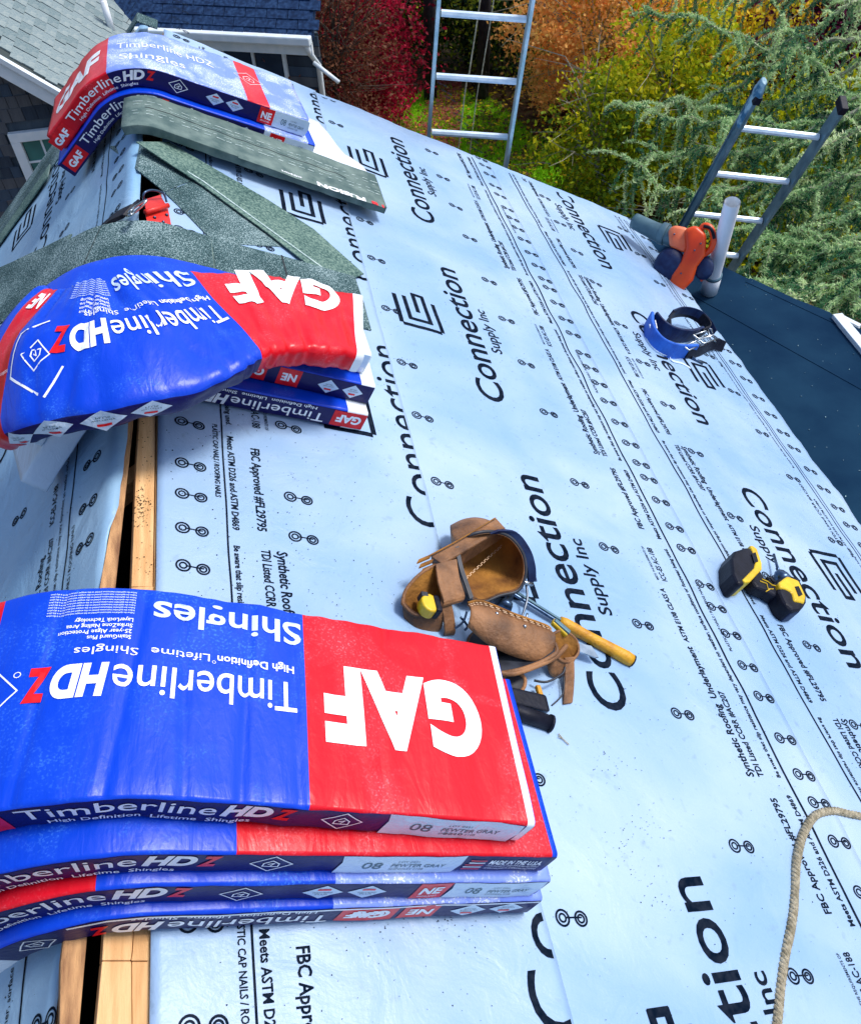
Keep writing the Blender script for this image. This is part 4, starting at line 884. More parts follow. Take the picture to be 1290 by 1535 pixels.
# blower: local frame facing the camera
bo=Vector((2.40,3.13,-1.25)); vw=(CAM-bo).normalized(); bx=(CM@Vector((1,0,0))); bx=(bx-vw*bx.dot(vw)).normalized(); by=vw.cross(bx)
BW=frame(bo,bx,by,vw)
def Bp(px,py,d=0):   # plane through bo facing viewer, then pushed d towards it
    q=hitp(px,py,vw,bo+vw*d); l=BW.inverted()@q; return l
br=empty('leaf_blower',None or (0,0,0),'orange and navy leaf blower with grey tube resting at the corner of the pale slope','leaf blower',mw=BW)
def bb(name,mb,m,smooth=True,par=br,**k): return mb.build(name,m,par,smooth,**k)
def outline(name,pts,z0,z1,m,par=br,bev=.012,sub=0):
    mb=MB(); P=[Bp(*p) for p in pts]; P=[(p.x,p.y) for p in P]; mb.prism(P,z0,z1); o=mb.build(name,m,par,False,bevel=bev,seg=3); o.data.polygons.foreach_set('use_smooth',[True]*len(o.data.polygons)); return o
mb=MB(); P=catmull([Bp(1012,357,-.02),Bp(985,348,-.05),Bp(950,331,-.10)],5); mb.tube(P,[.052,.052,.051,.050,.049,.048,.046,.045,.044,.043,.042],20); tb_=bb('tube',mb,M['tube'])
mb=MB(); mb.tube([Bp(999,352,-.03),Bp(990,349,-.04)],.058,20); mb.build('tube_collar',M['tube'],tb_,True,bevel=.004)
# round fan housing
mb=MB(); c=Bp(1003,402,.0); rings=[]
for z,r in ((-.07,.060),(-.055,.086),(.03,.092),(.055,.080),(.066,.05)): rings.append([Vector((c.x+r*math.cos(a)*.92,c.y+r*1.15*math.sin(a),z)) for a in [2*math.pi*j/28 for j in range(28)]])
mb.loft(rings); fh=bb('fan_housing',mb,M['navp'])
for k in range(5):
    mb=MB(); rr=.03+.012*k; mb.tube([Vector((c.x-.01+rr*math.cos(a)*.9,c.y+rr*1.15*math.sin(a),.062-.0015*k*k)) for a in [R_(95)+R_(150)*j/10 for j in range(11)]],.0025,5); mb.build('vent_rib',M['steel'],fh,True)
outline('nozzle_shroud',[(1001,345),(1010,338),(1030,342),(1034,366),(1026,380),(1003,370)],-.03,.055,M['orgl'],bev=.018)
outline('orange_body',[(1024,345),(1042,338),(1058,352),(1056,384),(1044,400),(1038,420),(1024,435),(1008,440),(999,432),(1006,412),(1020,392),(1027,372)],-.045,.075,M['org'],bev=.022)
mb=MB(); mb.tube(catmull([Bp(1047,350,.03),Bp(1054,339,.04),Bp(1064,342,.045),Bp(1069,358,.045),Bp(1064,374,.04),Bp(1052,382,.03),Bp(1040,386,.03)],5),.0165,12); bb('handle',mb,M['org'])
mb=MB(); mb.tube(catmull([Bp(1054,339,.055),Bp(1065,343,.06),Bp(1070,358,.06)],5),.0085,8); bb('trigger_grip',mb,M['blk'])
mb=MB(); c=Bp(1054,402,-.01); rings=[]
for z,r in ((-.06,.03),(-.05,.052),(.03,.056),(.045,.04)): rings.append([Vector((c.x+r*math.cos(a)*.9,c.y+r*1.1*math.sin(a),z)) for a in [2*math.pi*j/20 for j in range(20)]])
mb.loft(rings); bb('motor_cover',mb,M['navp'])
outline('foot',[(1004,432),(1014,428),(1027,437),(1026,444),(1012,443)],-.02,.03,M['orgl'],bev=.008)
outline('rear_foot',[(1046,414),(1054,410),(1055,419),(1050,423)],-.01,.02,M['org'],bev=.004)
for px,py in ((1010,352),(1040,376),(1020,410),(1049,366)):
    mb=MB(); q=Bp(px,py); mb.tube([Vector((q.x,q.y,.05)),Vector((q.x,q.y,.079))],.0045,8); bb('screw',mb,M['steel'])
# ================================================================ blue belt
def RL(px,py,h,u0,v0): 
    u,v=uv(px,py,h); return Vector((v-v0,u-u0,h))
U0,V0=2.5,2.3; bt=empty('padded_belt',(0,0,0),'blue padded tool belt with grey buckles coiled near the lower edge of the slope','belt',mw=rooframe(U0,V0))
Q=lambda px,py,h=0:RL(px,py,h,U0,V0)
z_=Vector((0,0,1))
P=catmull([Q(972,478,.035),Q(973,497,.035),Q(985,515,.035),Q(1003,525,.035),Q(1022,528,.03),Q(1040,527,.03)],5)
mb=MB(); mb.ribbon(P,[z_*.075+Vector((.0,.015,0))]*len(P),.016); pad=mb.build('blue_pad',M['bpad'],bt,False,bevel=.005); 
mb=MB(); mb.ribbon([p+Vector((-.006,-.010,-.028)) for p in P],[z_*.012]*len(P),.006); mb.build('grey_piping',M['label'],pad)
for k in range(3): 
    mb=MB(); a=Q(973+4*k,486-3*k,.06); mb.bar(a,a+Vector((.012,-.03,-.02)),.006,.004); mb.build('white_stripe',M['pwhite'],pad)
P=catmull([Q(978,476,.05),Q(990,490,.045),Q(1008,500,.045),Q(1030,503,.045),Q(1048,498,.045)],5); mb=MB(); mb.ribbon(P,[z_*.07]*len(P),.014); mb.build('inner_band',M['navp'],bt,False,bevel=.004)
P=catmull([Q(1000,494,.05),Q(1001,478,.07),Q(1015,469,.08),Q(1035,469,.08),Q(1053,480,.07),Q(1060,493,.055),Q(1048,500,.05)],5); mb=MB(); mb.ribbon(P,[z_*.055]*len(P),.008); mb.build('upper_loop',M['blk'],bt,False,bevel=.003)
P=catmull([Q(1005,470,.09),Q(1022,465,.1),Q(1045,470,.09),Q(1060,483,.07),Q(1070,500,.04)],5); mb=MB(); mb.ribbon(P,[z_*.04]*len(P),.006); mb.build('outer_loop',M['navp'],bt)
P=catmull([Q(1030,528,.035),Q(1048,527,.03),Q(1062,519,.035),Q(1074,516,.04),Q(1084,520,.03)],5); mb=MB(); mb.ribbon(P,[z_*.05+Vector((0,.02,0))]*len(P),.008); mb.build('strap_end',M['blk'],bt,False,bevel=.002)
for (a,b_) in (((1042,505),(1060,499)),((1050,512),(1072,505)),((1062,492),(1068,510)),((1028,522),(1046,514))):
    mb=MB(); a=Q(*a,.06);b_=Q(*b_,.06); m_=(b_-a).normalized().cross(z_)*.014; mb.tube([a-m_,b_-m_,b_+m_,a+m_,a-m_],.0038,6,cap=False); mb.build('buckle',M['chrome'],bt,True)
P=catmull([Q(1003,528,.012),Q(1006,540,.008),Q(1022,545,.006),Q(1034,552,.006)],5); mb=MB(); mb.ribbon(P,[Vector((0,.01,.002))]*len(P),.003); mb.build('loose_webbing',M['label'],bt)
mb=MB(); mb.tube([Q(1036,536,.012),Q(1052,545,.010)],.009,8); mb.build('metal_clip',M['steel'],bt,True)
# ================================================================ drill
U0,V0=.95,1.95; dr_=empty('cordless_drill',(0,0,0),'black and yellow cordless drill lying on its side with a long steel bit','drill',mw=rooframe(U0,V0))
Q=lambda px,py,h=0:RL(px,py,h,U0,V0)
def dp(name,pts,z0,z1,m,h=.04,bev=.006,par=dr_,sm=True):
    mb=MB(); P=[Q(x,y,h) for x,y in pts]; mb.prism([(p.x,p.y) for p in P],z0,z1); o=mb.build(name,m,par,False,bevel=bev,seg=3); return o
bat=dp('battery',[(1089,843),(1094,832),(1113,826),(1122,833),(1128,853),(1126,862),(1106,884),(1098,882),(1091,866)],.0,.074,M['blk'],.05,.011)
dp('battery_shoe',[(1116,828),(1123,833),(1130,855),(1130,864),(1112,883),(1105,884),(1100,880),(1118,862),(1121,850),(1112,828)],-.001,.0775,M['yel'],.04,.005)
dp('battery_label',[(1117,838),(1123,836),(1127,850),(1121,852)],.0775,.079,M['blk'],.05,.0005)
dp('handle',[(1124,856),(1131,850),(1142,868),(1158,872),(1168,874),(1170,888),(1160,898),(1148,890),(1130,884),(1122,874)],.008,.052,M['blk'],.04,.012)
mb=MB()
for seg in (((1137,872),(1147,876),(1149,884),(1157,884)),((1140,869),(1149,873),(1155,878),(1163,880)),((1146,888),(1152,884))): mb.tube([Q(x,y,.05)+Vector((0,0,.004)) for x,y in seg],.0018,5)
mb.build('yellow_grip_lines',M['yel'],dr_)
dp('motor_body',[(1160,872),(1176,866),(1192,872),(1203,898),(1203,908),(1194,920),(1181,922),(1170,912),(1160,892)],.0,.066,M['blk'],.045,.016)
dp('yellow_shell',[(1163,876),(1176,866),(1193,873),(1204,897),(1202,907),(1186,904),(1183,891),(1174,886),(1165,884)],.03,.072,M['yel'],.06,.008)
dp('name_plate',[(1186,883),(1192,882),(1198,895),(1192,898)],.072,.0735,M['blk'],.06,.0005)
dp('vent_cap',[(1180,908),(1200,900),(1203,910),(1193,921),(1181,922)],-.001,.058,M['navp'],.045,.01)
for k in range(3): 
    mb=MB(); a=Q(1184+4*k,911-1.5*k,.055); mb.bar(Vector((a.x,a.y,.0585)),Vector((a.x+.012,a.y+.020,.0585)),.002,.002); mb.build('vent_slot',M['pteal'],dr_)
mb=MB(); a=Q(1176,872,.045);b_=Q(1167,860,.042); mb.tube([a,a.lerp(b_,.6),b_,b_+(b_-a)*.25],[.026,.024,.019,.012],16); mb.build('chuck',M['steel'],dr_,True)
mb=MB(); c=Q(1159,831,.035); mb.tube([b_,b_.lerp(c,.5),c],[.0055,.0045,.0045],8); mb.build('drill_bit',M['steel'],dr_,True)
mb=MB(); mb.tube([Q(1160,874,.06),Q(1154,866,.06),Q(1148,868,.055)],.005,6); mb.build('trigger',M['blk'],dr_,True)
# ================================================================ hammer
U0,V0=.70,1.0; hm_=empty('hammer',(0,0,0),'steel framing hammer with worn yellow grip poking out from under the leather pouch','hammer',mw=rooframe(U0,V0))
Q=lambda px,py,h=0:RL(px,py,h,U0,V0)
a=Q(838,931,.022);b_=Q(946,990,.020);c=Q(765,885,.026); d_=(b_-a)
mb=MB(); n_=14; mb.tube([a+d_*(i/n_) for i in range(n_+1)],[.0135,.0165,.0165,.016,.0155,.015,.015,.0155,.016,.0165,.017,.0175,.018,.0185,.0165],16); g_=mb.build('yellow_grip',M['yelh'],hm_,True)
mb=MB(); mb.tube([b_,b_+d_.normalized()*.004],.0168,16); mb.build('grip_end',M['blk'],hm_,True)
mb=MB(); mb.bar(c,a+d_*.02,.018,.009); mb.build('shank',M['steel'],hm_,False,bevel=.003); mb=MB(); sv=(a-c).normalized().cross(z_)*.0
mb.bar(c+Vector((0,0,.005)),a+Vector((0,0,.006)),.007,.004); mb.build('shank_rib',M['alud'],hm_)
mb=MB(); hv=(a-c).normalized().cross(z_); mb.tube([c-hv*.06,c-hv*.045,c-hv*.02,c+hv*.02,c+hv*.05,c+hv*.055,c+hv*.07],[.016,.016,.011,.013,.012,.018,.018],12); mb.build('hammer_head',M['steel'],hm_,True)
# ================================================================ leather tool pouch
U0,V0=.75,.80; tp=empty('tool_pouch',(0,0,0),'worn tan leather tool pouch with several pockets lying beside the front shingle stack','tool pouch',mw=rooframe(U0,V0))
Q=lambda px,py,h=0:RL(px,py,h,U0,V0)
def cup(name,rim,depth,m_out,m_in,taper=.8,th=.004,par=tp,rimr=.0035,rimm=None,ns=6,bulge=.12):
    """open leather pocket: rim loop (3D points), pulled along depth"""
    n=len(rim); c0=sum(rim,Vector())/n; ro=[];ri=[]
    for k in range(ns+1):
        t=k/ns; s_=(1+bulge*math.sin(t*math.pi))*(1-(1-taper)*t) if t<1 else taper*.9; cc=c0+depth*t
        ring=[cc+(p-c0)*s_ for p in rim]; ring=[Vector((p.x,p.y,max(.003,p.z))) for p in ring]
        ro.append(ring); ri.append([cc*1+(p-cc)*(1-th/.05)+Vector((0,0,.003)) for p in ring])
    mb=MB(); mb.loft(ro,cap0=False,cap1=True,mi=0); mb.loft([r_ for r_ in ri],cap0=False,cap1=True,mi=1)
    vs=ro[0]+ri[0]; mb.add(vs,[(j,(j+1)%n,n+(j+1)%n,n+j) for j in range(n)],0)
    o=mb.build(name,[m_out,m_in],par,True)
    if rimr: mb=MB(); mb.tube(list(rim)+[rim[0],rim[1]],rimr,6,cap=False); mb.build('rim_binding',rimm or M['tanl'],o,True)
    return o
def loop(pts,n=5): 
    P=[Q(*p) for p in pts]; P2=catmull(P+[P[0]],n)[:-1]; return P2
# main pocket, mouth facing the viewer
rim=loop([(684,812,.10),(710,800,.135),(738,797,.145),(765,806,.14),(784,832,.12),(787,862,.09),(776,885,.06),(748,893,.045),(718,904,.035),(697,888,.06),(688,850,.085)])
cup('main_pocket',rim,Vector((.015,.13,-.05)),M['tanl'],M['suede'],.72,rimr=.0045,rimm=M['darkl'])
mb=MB(); P=catmull([Q(700,884,.052)+Vector((0,.03,-.004)),Q(730,865,.055)+Vector((0,.045,0)),Q(760,846,.06)+Vector((0,.06,0))],6)
for k in range(len(P)-1):
    for s_ in (-.004,.004): mb.bar(P[k]+Vector((s_*.5,s_,.004)),P[k].lerp(P[k+1],.6)+Vector((s_*.5,s_,.004)),.0016,.0012)
mb.build('pocket_stitching',M['stitch'],tp)
# back panel / box top
P=[Q(645,832,.10),Q(690,806,.125),Q(742,777,.135),Q(754,792,.135)]
mb=MB(); mb.hexa([Q(646,846,.06),Q(742,782,.09),Q(764,800,.09),Q(672,862,.06)],[Q(644,832,.105),Q(742,775,.14),Q(756,791,.14),Q(662,846,.11)]); mb.build('back_panel',M['tanl'],tp,False,bevel=.005)
mb=MB(); mb.ribbon(catmull([Q(645,832,.112),Q(690,808,.128),Q(742,776,.146)],5),Vector((.006,.003,.0)),.004); mb.build('panel_edge_binding',M['suede'],tp)
# front strap with facets
mb=MB(); mb.ribbon(catmull([Q(668,842,.11),Q(672,870,.10),Q(680,898,.085),Q(674,906,.07)],4),[Vector((.060,.022,.004))]*13,.007); mb.build('front_strap',M['tanl'],tp,False,bevel=.002)
mb=MB(); mb.ribbon(catmull([Q(684,820,.115),Q(690,850,.105),Q(700,880,.09),Q(706,897,.085)],4),[Vector((.010,.005,.002))]*13,.006); mb.build('strap_binding',M['darkl'],tp)
mb=MB(); mb.ribbon(catmull([Q(668,906,.07),Q(672,925,.05),Q(674,945,.03),Q(672,952,.01)],4),[Vector((.030,.006,0))]*13,.006); mb.build('hanging_tab',M['tanl'],tp,False,bevel=.002)
# left pocket
rim=loop([(603,905,.045),(608,885,.06),(628,862,.085),(652,848,.10),(664,856,.10),(662,880,.09),(662,905,.075),(648,918,.055),(622,922,.04)])
cup('side_pocket',rim,Vector((.03,-.035,-.06)),M['tanl'],M['suede'],.78,rimr=.0045)
mb=MB()
for k in range(4): mb.ribbon([Q(626+3*k,842+7*k,.10-.008*k),Q(645+3*k,834+7*k,.11-.008*k)],Vector((.008,.012,.0)),.004)
mb.build('belt_keepers',M['suede'],tp)
# long lower pocket and flap
rim=loop([(745,1010,.035),(775,1005,.055),(805,995,.06),(826,984,.075),(834,975,.08),(825,960,.085),(790,952,.07),(752,962,.05),(738,985,.04)])
cup('lower_pocket',rim,Vector((-.06,.055,-.035)),M['tanl'],M['darkl'],.85,rimr=.0055)
P0=[Q(700,905,.085),Q(722,903,.095),Q(770,922,.095),Q(815,938,.09),Q(824,945,.085)]; P1=[Q(700,940,.075),Q(730,965,.07),Q(772,985,.062),Q(812,992,.062),Q(828,978,.075)]
mb=MB(); A0_=catmull(P0,5);A1_=catmull(P1,5); rg_=[]
for a,b_ in zip(A0_,A1_): rg_.append([a+(b_-a)*(j/6)+Vector((0,0,.020*math.sin(math.pi*j/6))) for j in range(7)])
V=[p for r_ in rg_ for p in r_]; fs=[(i*7+j,(i+1)*7+j,(i+1)*7+j+1,i*7+j+1) for i in range(len(rg_)-1) for j in range(6)]; mb.add(V,fs)
o=mb.build('long_flap',M['tanl'],tp,True); sm=o.modifiers.new('solid','SOLIDIFY'); sm.thickness=.006
mb=MB(); mb.tube([p+Vector((0,0,.003)) for p in A0_],.0035,6); mb.build('flap_binding',M['suede'],o,True)
mb=MB()
for a,b_ in zip(A0_,A0_[1:]):
    for s_ in (.008,.014): mb.bar(a+Vector((-.002,-s_,.006+s_*.25)),a.lerp(b_,.6)+Vector((-.002,-s_,.006+s_*.25)),.0016,.0012)
mb.build('flap_stitching',M['stitch'],o)
for px,py in ((786,939),(744,920)):
    mb=MB(); mb.tube([Q(px,py,.098),Q(px,py,.103)],.0045,10); mb.build('rivet',M['chrome'],tp,True)
# end pocket with its own ring and the tall tab
rim=loop([(826,952,.07),(842,945,.08),(862,958,.065),(866,978,.05),(852,992,.045),(834,984,.06)])
cup('end_pocket',rim,Vector((-.01,-.03,-.045)),M['tanl'],M['suede'],.8,rimr=.004)
mb=MB(); mb.ribbon(catmull([Q(852,985,.05),Q(853,1010,.03),Q(852,1035,.016),Q(850,1055,.01)],4),[Vector((.030,.006,0))]*13,.006); mb.build('tool_loop_tab',M['tanl'],tp,False,bevel=.002)
mb=MB(); mb.tube(catmull([Q(742,1008,.05),Q(770,1010,.055),Q(806,998,.06),Q(832,985,.07),Q(848,968,.07)],5),.006,8); mb.build('rim_roll',M['tanl'],tp,True)
rim=loop([(752,1015,.02),(772,1008,.03),(786,1018,.03),(782,1035,.02),(764,1043,.012),(750,1035,.012)])
cup('small_holster',rim,Vector((-.03,.02,-.012)),M['suede'],M['darkl'],.85,rimr=.005)
mb=MB(); mb.tube(catmull([Q(800,1020,.03),Q(820,1022,.04),Q(842,1010,.045),Q(846,1000,.05)],5),.003,6); mb.tube(catmull([Q(826,1058,.01),Q(843,1040,.02),Q(845,1012,.03)],5),.002,6); mb.build('cord',M['darkl'],tp,True)
# dark nylon belt strap, buckle and clip on the right
mb=MB(); mb.ribbon(catmull([Q(740,797,.150),Q(768,800,.145),Q(788,825,.125),Q(796,850,.10),Q(797,872,.07)],5),[Vector((.018,.004,.012))]*21,.006); mb.build('nylon_belt',M['navp'],tp,False,bevel=.001)
mb=MB(); mb.ribbon(catmull([Q(778,815,.10),Q(792,845,.075),Q(799,872,.05)],5),[Vector((.020,.002,.0))]*11,.010); mb.build('belt_pad',M['steel'],tp,False,bevel=.002)
mb=MB(); mb.tube(catmull([Q(788,875,.06),Q(790,895,.045),Q(786,912,.03),Q(781,928,.015),Q(786,932,.014),Q(790,920,.02)],4),.0035,6); mb.tube([Q(782,872,.07),Q(797,876,.065)],.006,8); mb.build('steel_hook',M['chrome'],tp,True)
for (a,b_,c) in (((700,915,.09),(694,932,.07),(682,942,.05)),((690,925,.07),(700,938,.06),(696,945,.05))):
    mb=MB(); mb.tube(catmull([Q(*a),Q(*b_),Q(*c)],5),.003,6); mb.build('chain_hook',M['steel'],tp,True)
mb=MB(); mb.box(Q(808,1038,.03),(.012,.035,.012)); mb.build('brass_clip',M['yelh'],tp,False,bevel=.003)
tm_=empty('tape_measure',(0,0,0),'yellow and black tape measure tucked in the left leather pocket','tape measure',mw=rooframe(*uv(642,907,.065),.055)); 
mb=MB(); mb.prism([(.022*math.cos(a),.026*math.sin(a)) for a in [2*math.pi*j/14 for j in range(14)]],-.01,.022); mb.build('yellow_case',M['yel'],tm_,False,bevel=.005,seg=3)
mb=MB(); mb.box((.018,-.002,.008),(.016,.045,.036)); mb.build('black_grip',M['blk'],tm_,False,bevel=.005); mb=MB(); mb.box((-.010,.022,.010),(.018,.014,.026)); mb.build('belt_clip',M['darkl'],tm_,False,bevel=.003)
kn=empty('utility_knife',(0,0,0),'yellow and grey knife handle sticking out of the end pocket next to the hammer grip','utility knife',mw=rooframe(*uv(838,938,.085),.085,R_(-35))); mb=MB(); mb.bar(Vector((-.02,0,0)),Vector((.028,0,-.01)),.020,.014); mb.build('yellow_handle',M['yel'],kn,False,bevel=.004); mb=MB(); mb.bar(Vector((-.018,0,.006)),Vector((.030,.0,-.002)),.012,.010); mb.build('grey_inlay',M['alud'],kn,False,bevel=.002)
bl=empty('putty_blade',(0,0,0),'small steel blade pointing out of the end pocket below the yellow grip','blade',mw=rooframe(*uv(880,975,.03),.035)); mb=MB(); a=bl.matrix_world.inverted()@PR(*uv(862,958,.06),.06); c=bl.matrix_world.inverted()@PR(*uv(892,990,.02),.02)
mb.prism([(a.x,a.y+.012),(c.x*.6,c.y*.5+.022),(c.x,c.y),(c.x*.55,c.y*.5-.012),(a.x,a.y-.01)],-.004,.0); mb.build('steel_plate',M['chrome'],bl)
# black tool under the pouch
U0,V0=.42,.82; ng=empty('stapler_tacker',(0,0,0),'black tube-nosed hand tool lying under the leather pouch next to the red bundle panel','hand tool',mw=rooframe(U0,V0)); Q=lambda px,py,h=0:RL(px,py,h,U0,V0)
mb=MB(); a,b_=Q(752,1060,.022),Q(822,1084,.022); mb.tube([a,b_],.0185,18); mb.tube([b_,b_+(b_-a).normalized()*.006],.021,18); mb.build('barrel',M['blk'],ng,True)
mb=MB(); mb.hexa([Q(765,1030,.0),Q(818,1042,.0),Q(824,1066,.0),Q(760,1052,.0)],[Q(765,1030,.04),Q(818,1042,.04),Q(824,1068,.035),Q(760,1052,.035)]); mb.build('housing',M['blk'],ng,False,bevel=.005)
mb=MB(); mb.tube([b_+Vector((0,0,.0)),b_+(b_-a).normalized()*.0075],.012,14); mb.build('nose_ring',M['steel'],ng,True)
# ================================================================ rope
P=[(1160,1600),(1163,1535),(1172,1450),(1186,1380),(1190,1330),(1193,1290),(1203,1250),(1222,1222),(1250,1216),(1275,1221),(1310,1226),(1360,1222)]
W3=catmull([PR(*uv(x,y,.011),.011) for x,y in P],14); L_=[0]
for a,b_ in zip(W3,W3[1:]): L_.append(L_[-1]+(b_-a).length)
rp_=empty('rope',(0,0,0),'thick twisted tan rope curling over the lower right of the slope','rope')
for s_ in range(3):
    path=[]; k=len(W3); M_=int(L_[-1]/.004)
    for i in range(M_):
        d=L_[-1]*i/(M_-1); j=max(0,next((q for q in range(k) if L_[q]>d),k-1)-1); t=(d-L_[j])/max(1e-6,L_[min(j+1,k-1)]-L_[j]); p=W3[j].lerp(W3[min(j+1,k-1)],min(1,t)); T=(W3[min(j+1,k-1)]-W3[j]).normalized() if j<k-1 else T
        X_=T.cross(NR).normalized(); ph=d/.036*2*math.pi+s_*2*math.pi/3; path.append(p+(X_*math.cos(ph)+NR*math.sin(ph))*.0052*(1+.06*nz(d*60,s_)))
    mb=MB(); mb.tube(path,.0060,7); mb.build('strand',M['rope'],rp_,True)
mb=MB()
for i in range(420):
    p=W3[rnd.randrange(len(W3))]; d=Vector((rnd.gauss(0,1),rnd.gauss(0,1),rnd.gauss(0,1))).normalized(); mb.bar(p+d*.009,p+d*.009+d.cross(Vector((rnd.random(),rnd.random(),rnd.random()))).normalized()*.006+d*.003,.0006,.0005)
tag(mb.build('fibres',M['rope'],rp_),kind='stuff')
# straw twig
mb=MB(); u,v=uv(838,1112); mb.tube([PR(u+.012,v-.008,.015),PR(u,v,.014),PR(u-.014,v+.012,.014)],.0014,5); mb.tube([PR(u,v,.014),PR(u+.004,v-.012,.016)],.0010,5); tag(mb.build('straw_twig',M['rope'],None),'tiny dry straw twig on the sheet below the black hand tool','twig')
# ================================================================ ridge anchor with strap
U0,V0=2.10,0; an=empty('roof_anchor',(0,0,0),'red painted steel hinged roof anchor screwed over the ridge','roof anchor',mw=Matrix.Translation(PR(*uv(237,322,.02),.02)))
I_=an.matrix_world.inverted(); W=lambda px,py,h: I_@PR(*uv(px,py,h),h)
for pts,h in (([(217,318),(252,312),(258,343),(224,347)],.016),([(214,300),(240,292),(250,308),(220,317)],.035)):
    mb=MB(); a=[W(x,y,h) for x,y in pts]; b_=[W(x,y,h+.006) for x,y in pts]; mb.hexa(a,b_); mb.build('hinge_plate',M['rpaint'],an,False,bevel=.002)
mb=MB(); mb.tube([W(218,318,.035),W(252,308,.035)],.008,10); mb.build('hinge_pin',M['rpaint'],an,True)
mb=MB(); mb.tube(catmull([W(216,303,.04),W(216,290,.07),W(228,285,.075),W(245,290,.06),W(250,303,.04)],5),.0035,6); mb.build('steel_ring',M['steel'],an,True)
for x,y in ((228,335),(245,333),(250,322),(232,326)):
    mb=MB(); mb.tube([W(x,y,.022),W(x,y,.026)],.005,8); mb.build('screw',M['steel'],an,True)
st=empty('lanyard',(0,0,0),'black webbing lanyard with steel carabiner clipped to the red roof anchor','lanyard')
def L3(px,py,h): 
    u,v=uv(px,py,h)
    if v>-.085: return PR(u,v,h)
    q=hitp(px,py,NL,AP+NL*h); return q
mb=MB(); mb.ribbon(catmull([L3(155,340,.02),L3(172,326,.03),L3(192,316,.035),L3(203,308,.04)],5),[Vector((.03,.04,.01))]*16,.012); mb.build('webbing',M['blk'],st,False,bevel=.002)
mb=MB(); mb.tube(catmull([L3(190,324,.05),L3(198,314,.055),L3(214,303,.06),L3(220,300,.06),L3(212,310,.055),L3(198,321,.05),L3(190,324,.05)],4),.004,6); mb.build('carabiner',M['chrome'],st,True)
mb=MB(); mb.ribbon(catmull([L3(150,345,.012),L3(160,336,.03),L3(170,334,.02),L3(164,345,.01)],5),[Vector((.02,.02,.02))]*16,.006); mb.build('strap_tail',M['blk'],st)
# ================================================================ garden
gm=granmat('leaf_litter_ground',[(.030,.024,.016),(.085,.055,.028),(.16,.08,.035),(.10,.12,.03)],9)
mb=MB(); mb.add([(-70,-40,GZ),(90,-40,GZ),(90,120,GZ),(-70,120,GZ)],[(0,1,2,3)]); tag(mb.build('ground',gm),kind='structure')
gl=granmat('lawn_grass',[(.12,.30,.008),(.22,.52,.010),(.38,.66,.02)],24)
LP=[(600,150),(660,128),(740,150),(800,205),(850,232),(905,280),(960,330),(900,400),(700,330),(560,240),(560,190)]
P=[at_z(x,y,GZ+.012) for x,y in LP]; mb=MB(); mb.add(P,[tuple(range(len(P)))[::-1]]); tag(mb.build('lawn',gl),kind='structure')
def quads(P,size,asp=.6,flat=0,rng=nprng):
    n=len(P); d=rng.normal(size=(n,3)); d[:,2]*=(1-flat); d/=np.linalg.norm(d,axis=1)[:,None]; e=rng.normal(size=(n,3)); e[:,2]*=(1-flat); e-=d*(d*e).sum(1)[:,None]; e/=np.linalg.norm(e,axis=1)[:,None]
    s=size*rng.uniform(.6,1.4,(n,1)); d=d*s*.5; e=e*s*.5*asp
    V=np.empty((n,4,3)); V[:,0]=P-d;V[:,1]=P+e;V[:,2]=P+d;V[:,3]=P-e
    return V.reshape(-1,3),np.arange(4*n).reshape(n,4)
def crown(c,r,n,clumps,size,spread=.22,shell=.55,rng=nprng,cut=-.95):
    u=rng.normal(size=(clumps,3)); u/=np.linalg.norm(u,axis=1)[:,None]; u[:,2]=np.maximum(u[:,2],cut); rad=shell+(1-shell)*rng.random((clumps,1))**.6; rad*=rng.uniform(.82,1.12,(clumps,1)); cc=np.array(c)+u*rad*np.array(r)
    idx=rng.integers(0,clumps,n); sz=rng.uniform(.5,1.3,(clumps,1)); P=cc[idx]+rng.normal(size=(n,3))*spread*sz[idx]*np.array([1,1,.8]); P=P[P[:,2]>GZ+.02]; return P
def twigs(mb,base,top,r,n,depth=0,rad=.02,sp=.5,droop=0):
    for _ in range(n):
        a=rnd.uniform(0,2*math.pi); q=top+Vector((math.cos(a)*r.x*rnd.uniform(.3,1),math.sin(a)*r.y*rnd.uniform(.3,1),r.z*rnd.uniform(-.5,1))); m_=base.lerp(q,.5)+Vector((rnd.gauss(0,.15),rnd.gauss(0,.15),rnd.gauss(0,.1)+.15))
        P=catmull([base,m_,q],4); mb.tube(P,[rad*(1-.85*k/(len(P)-1)) for k in range(len(P))],4,cap=False)
        for k in range(3):
            s_=P[rnd.randrange(2,len(P))]; d=(q-base).normalized()+Vector((rnd.gauss(0,.6),rnd.gauss(0,.6),rnd.gauss(0,.5))); mb.tube([s_,s_+d*sp*.5+Vector((rnd.gauss(0,.04),rnd.gauss(0,.04),0)),s_+d*sp],[rad*.35,rad*.22,rad*.08],3,cap=False)
BARK=mat('grey_bark',(.06,.045,.035),.9,(.14,.11,.085),12,5,.5,40); BARKP=mat('pale_twigs',(.26,.24,.17),.85,(.42,.40,.30),14,4)
DARKB=mat('dark_bark',(.008,.008,.014),.9,(.03,.025,.03),10,4,.4,40)
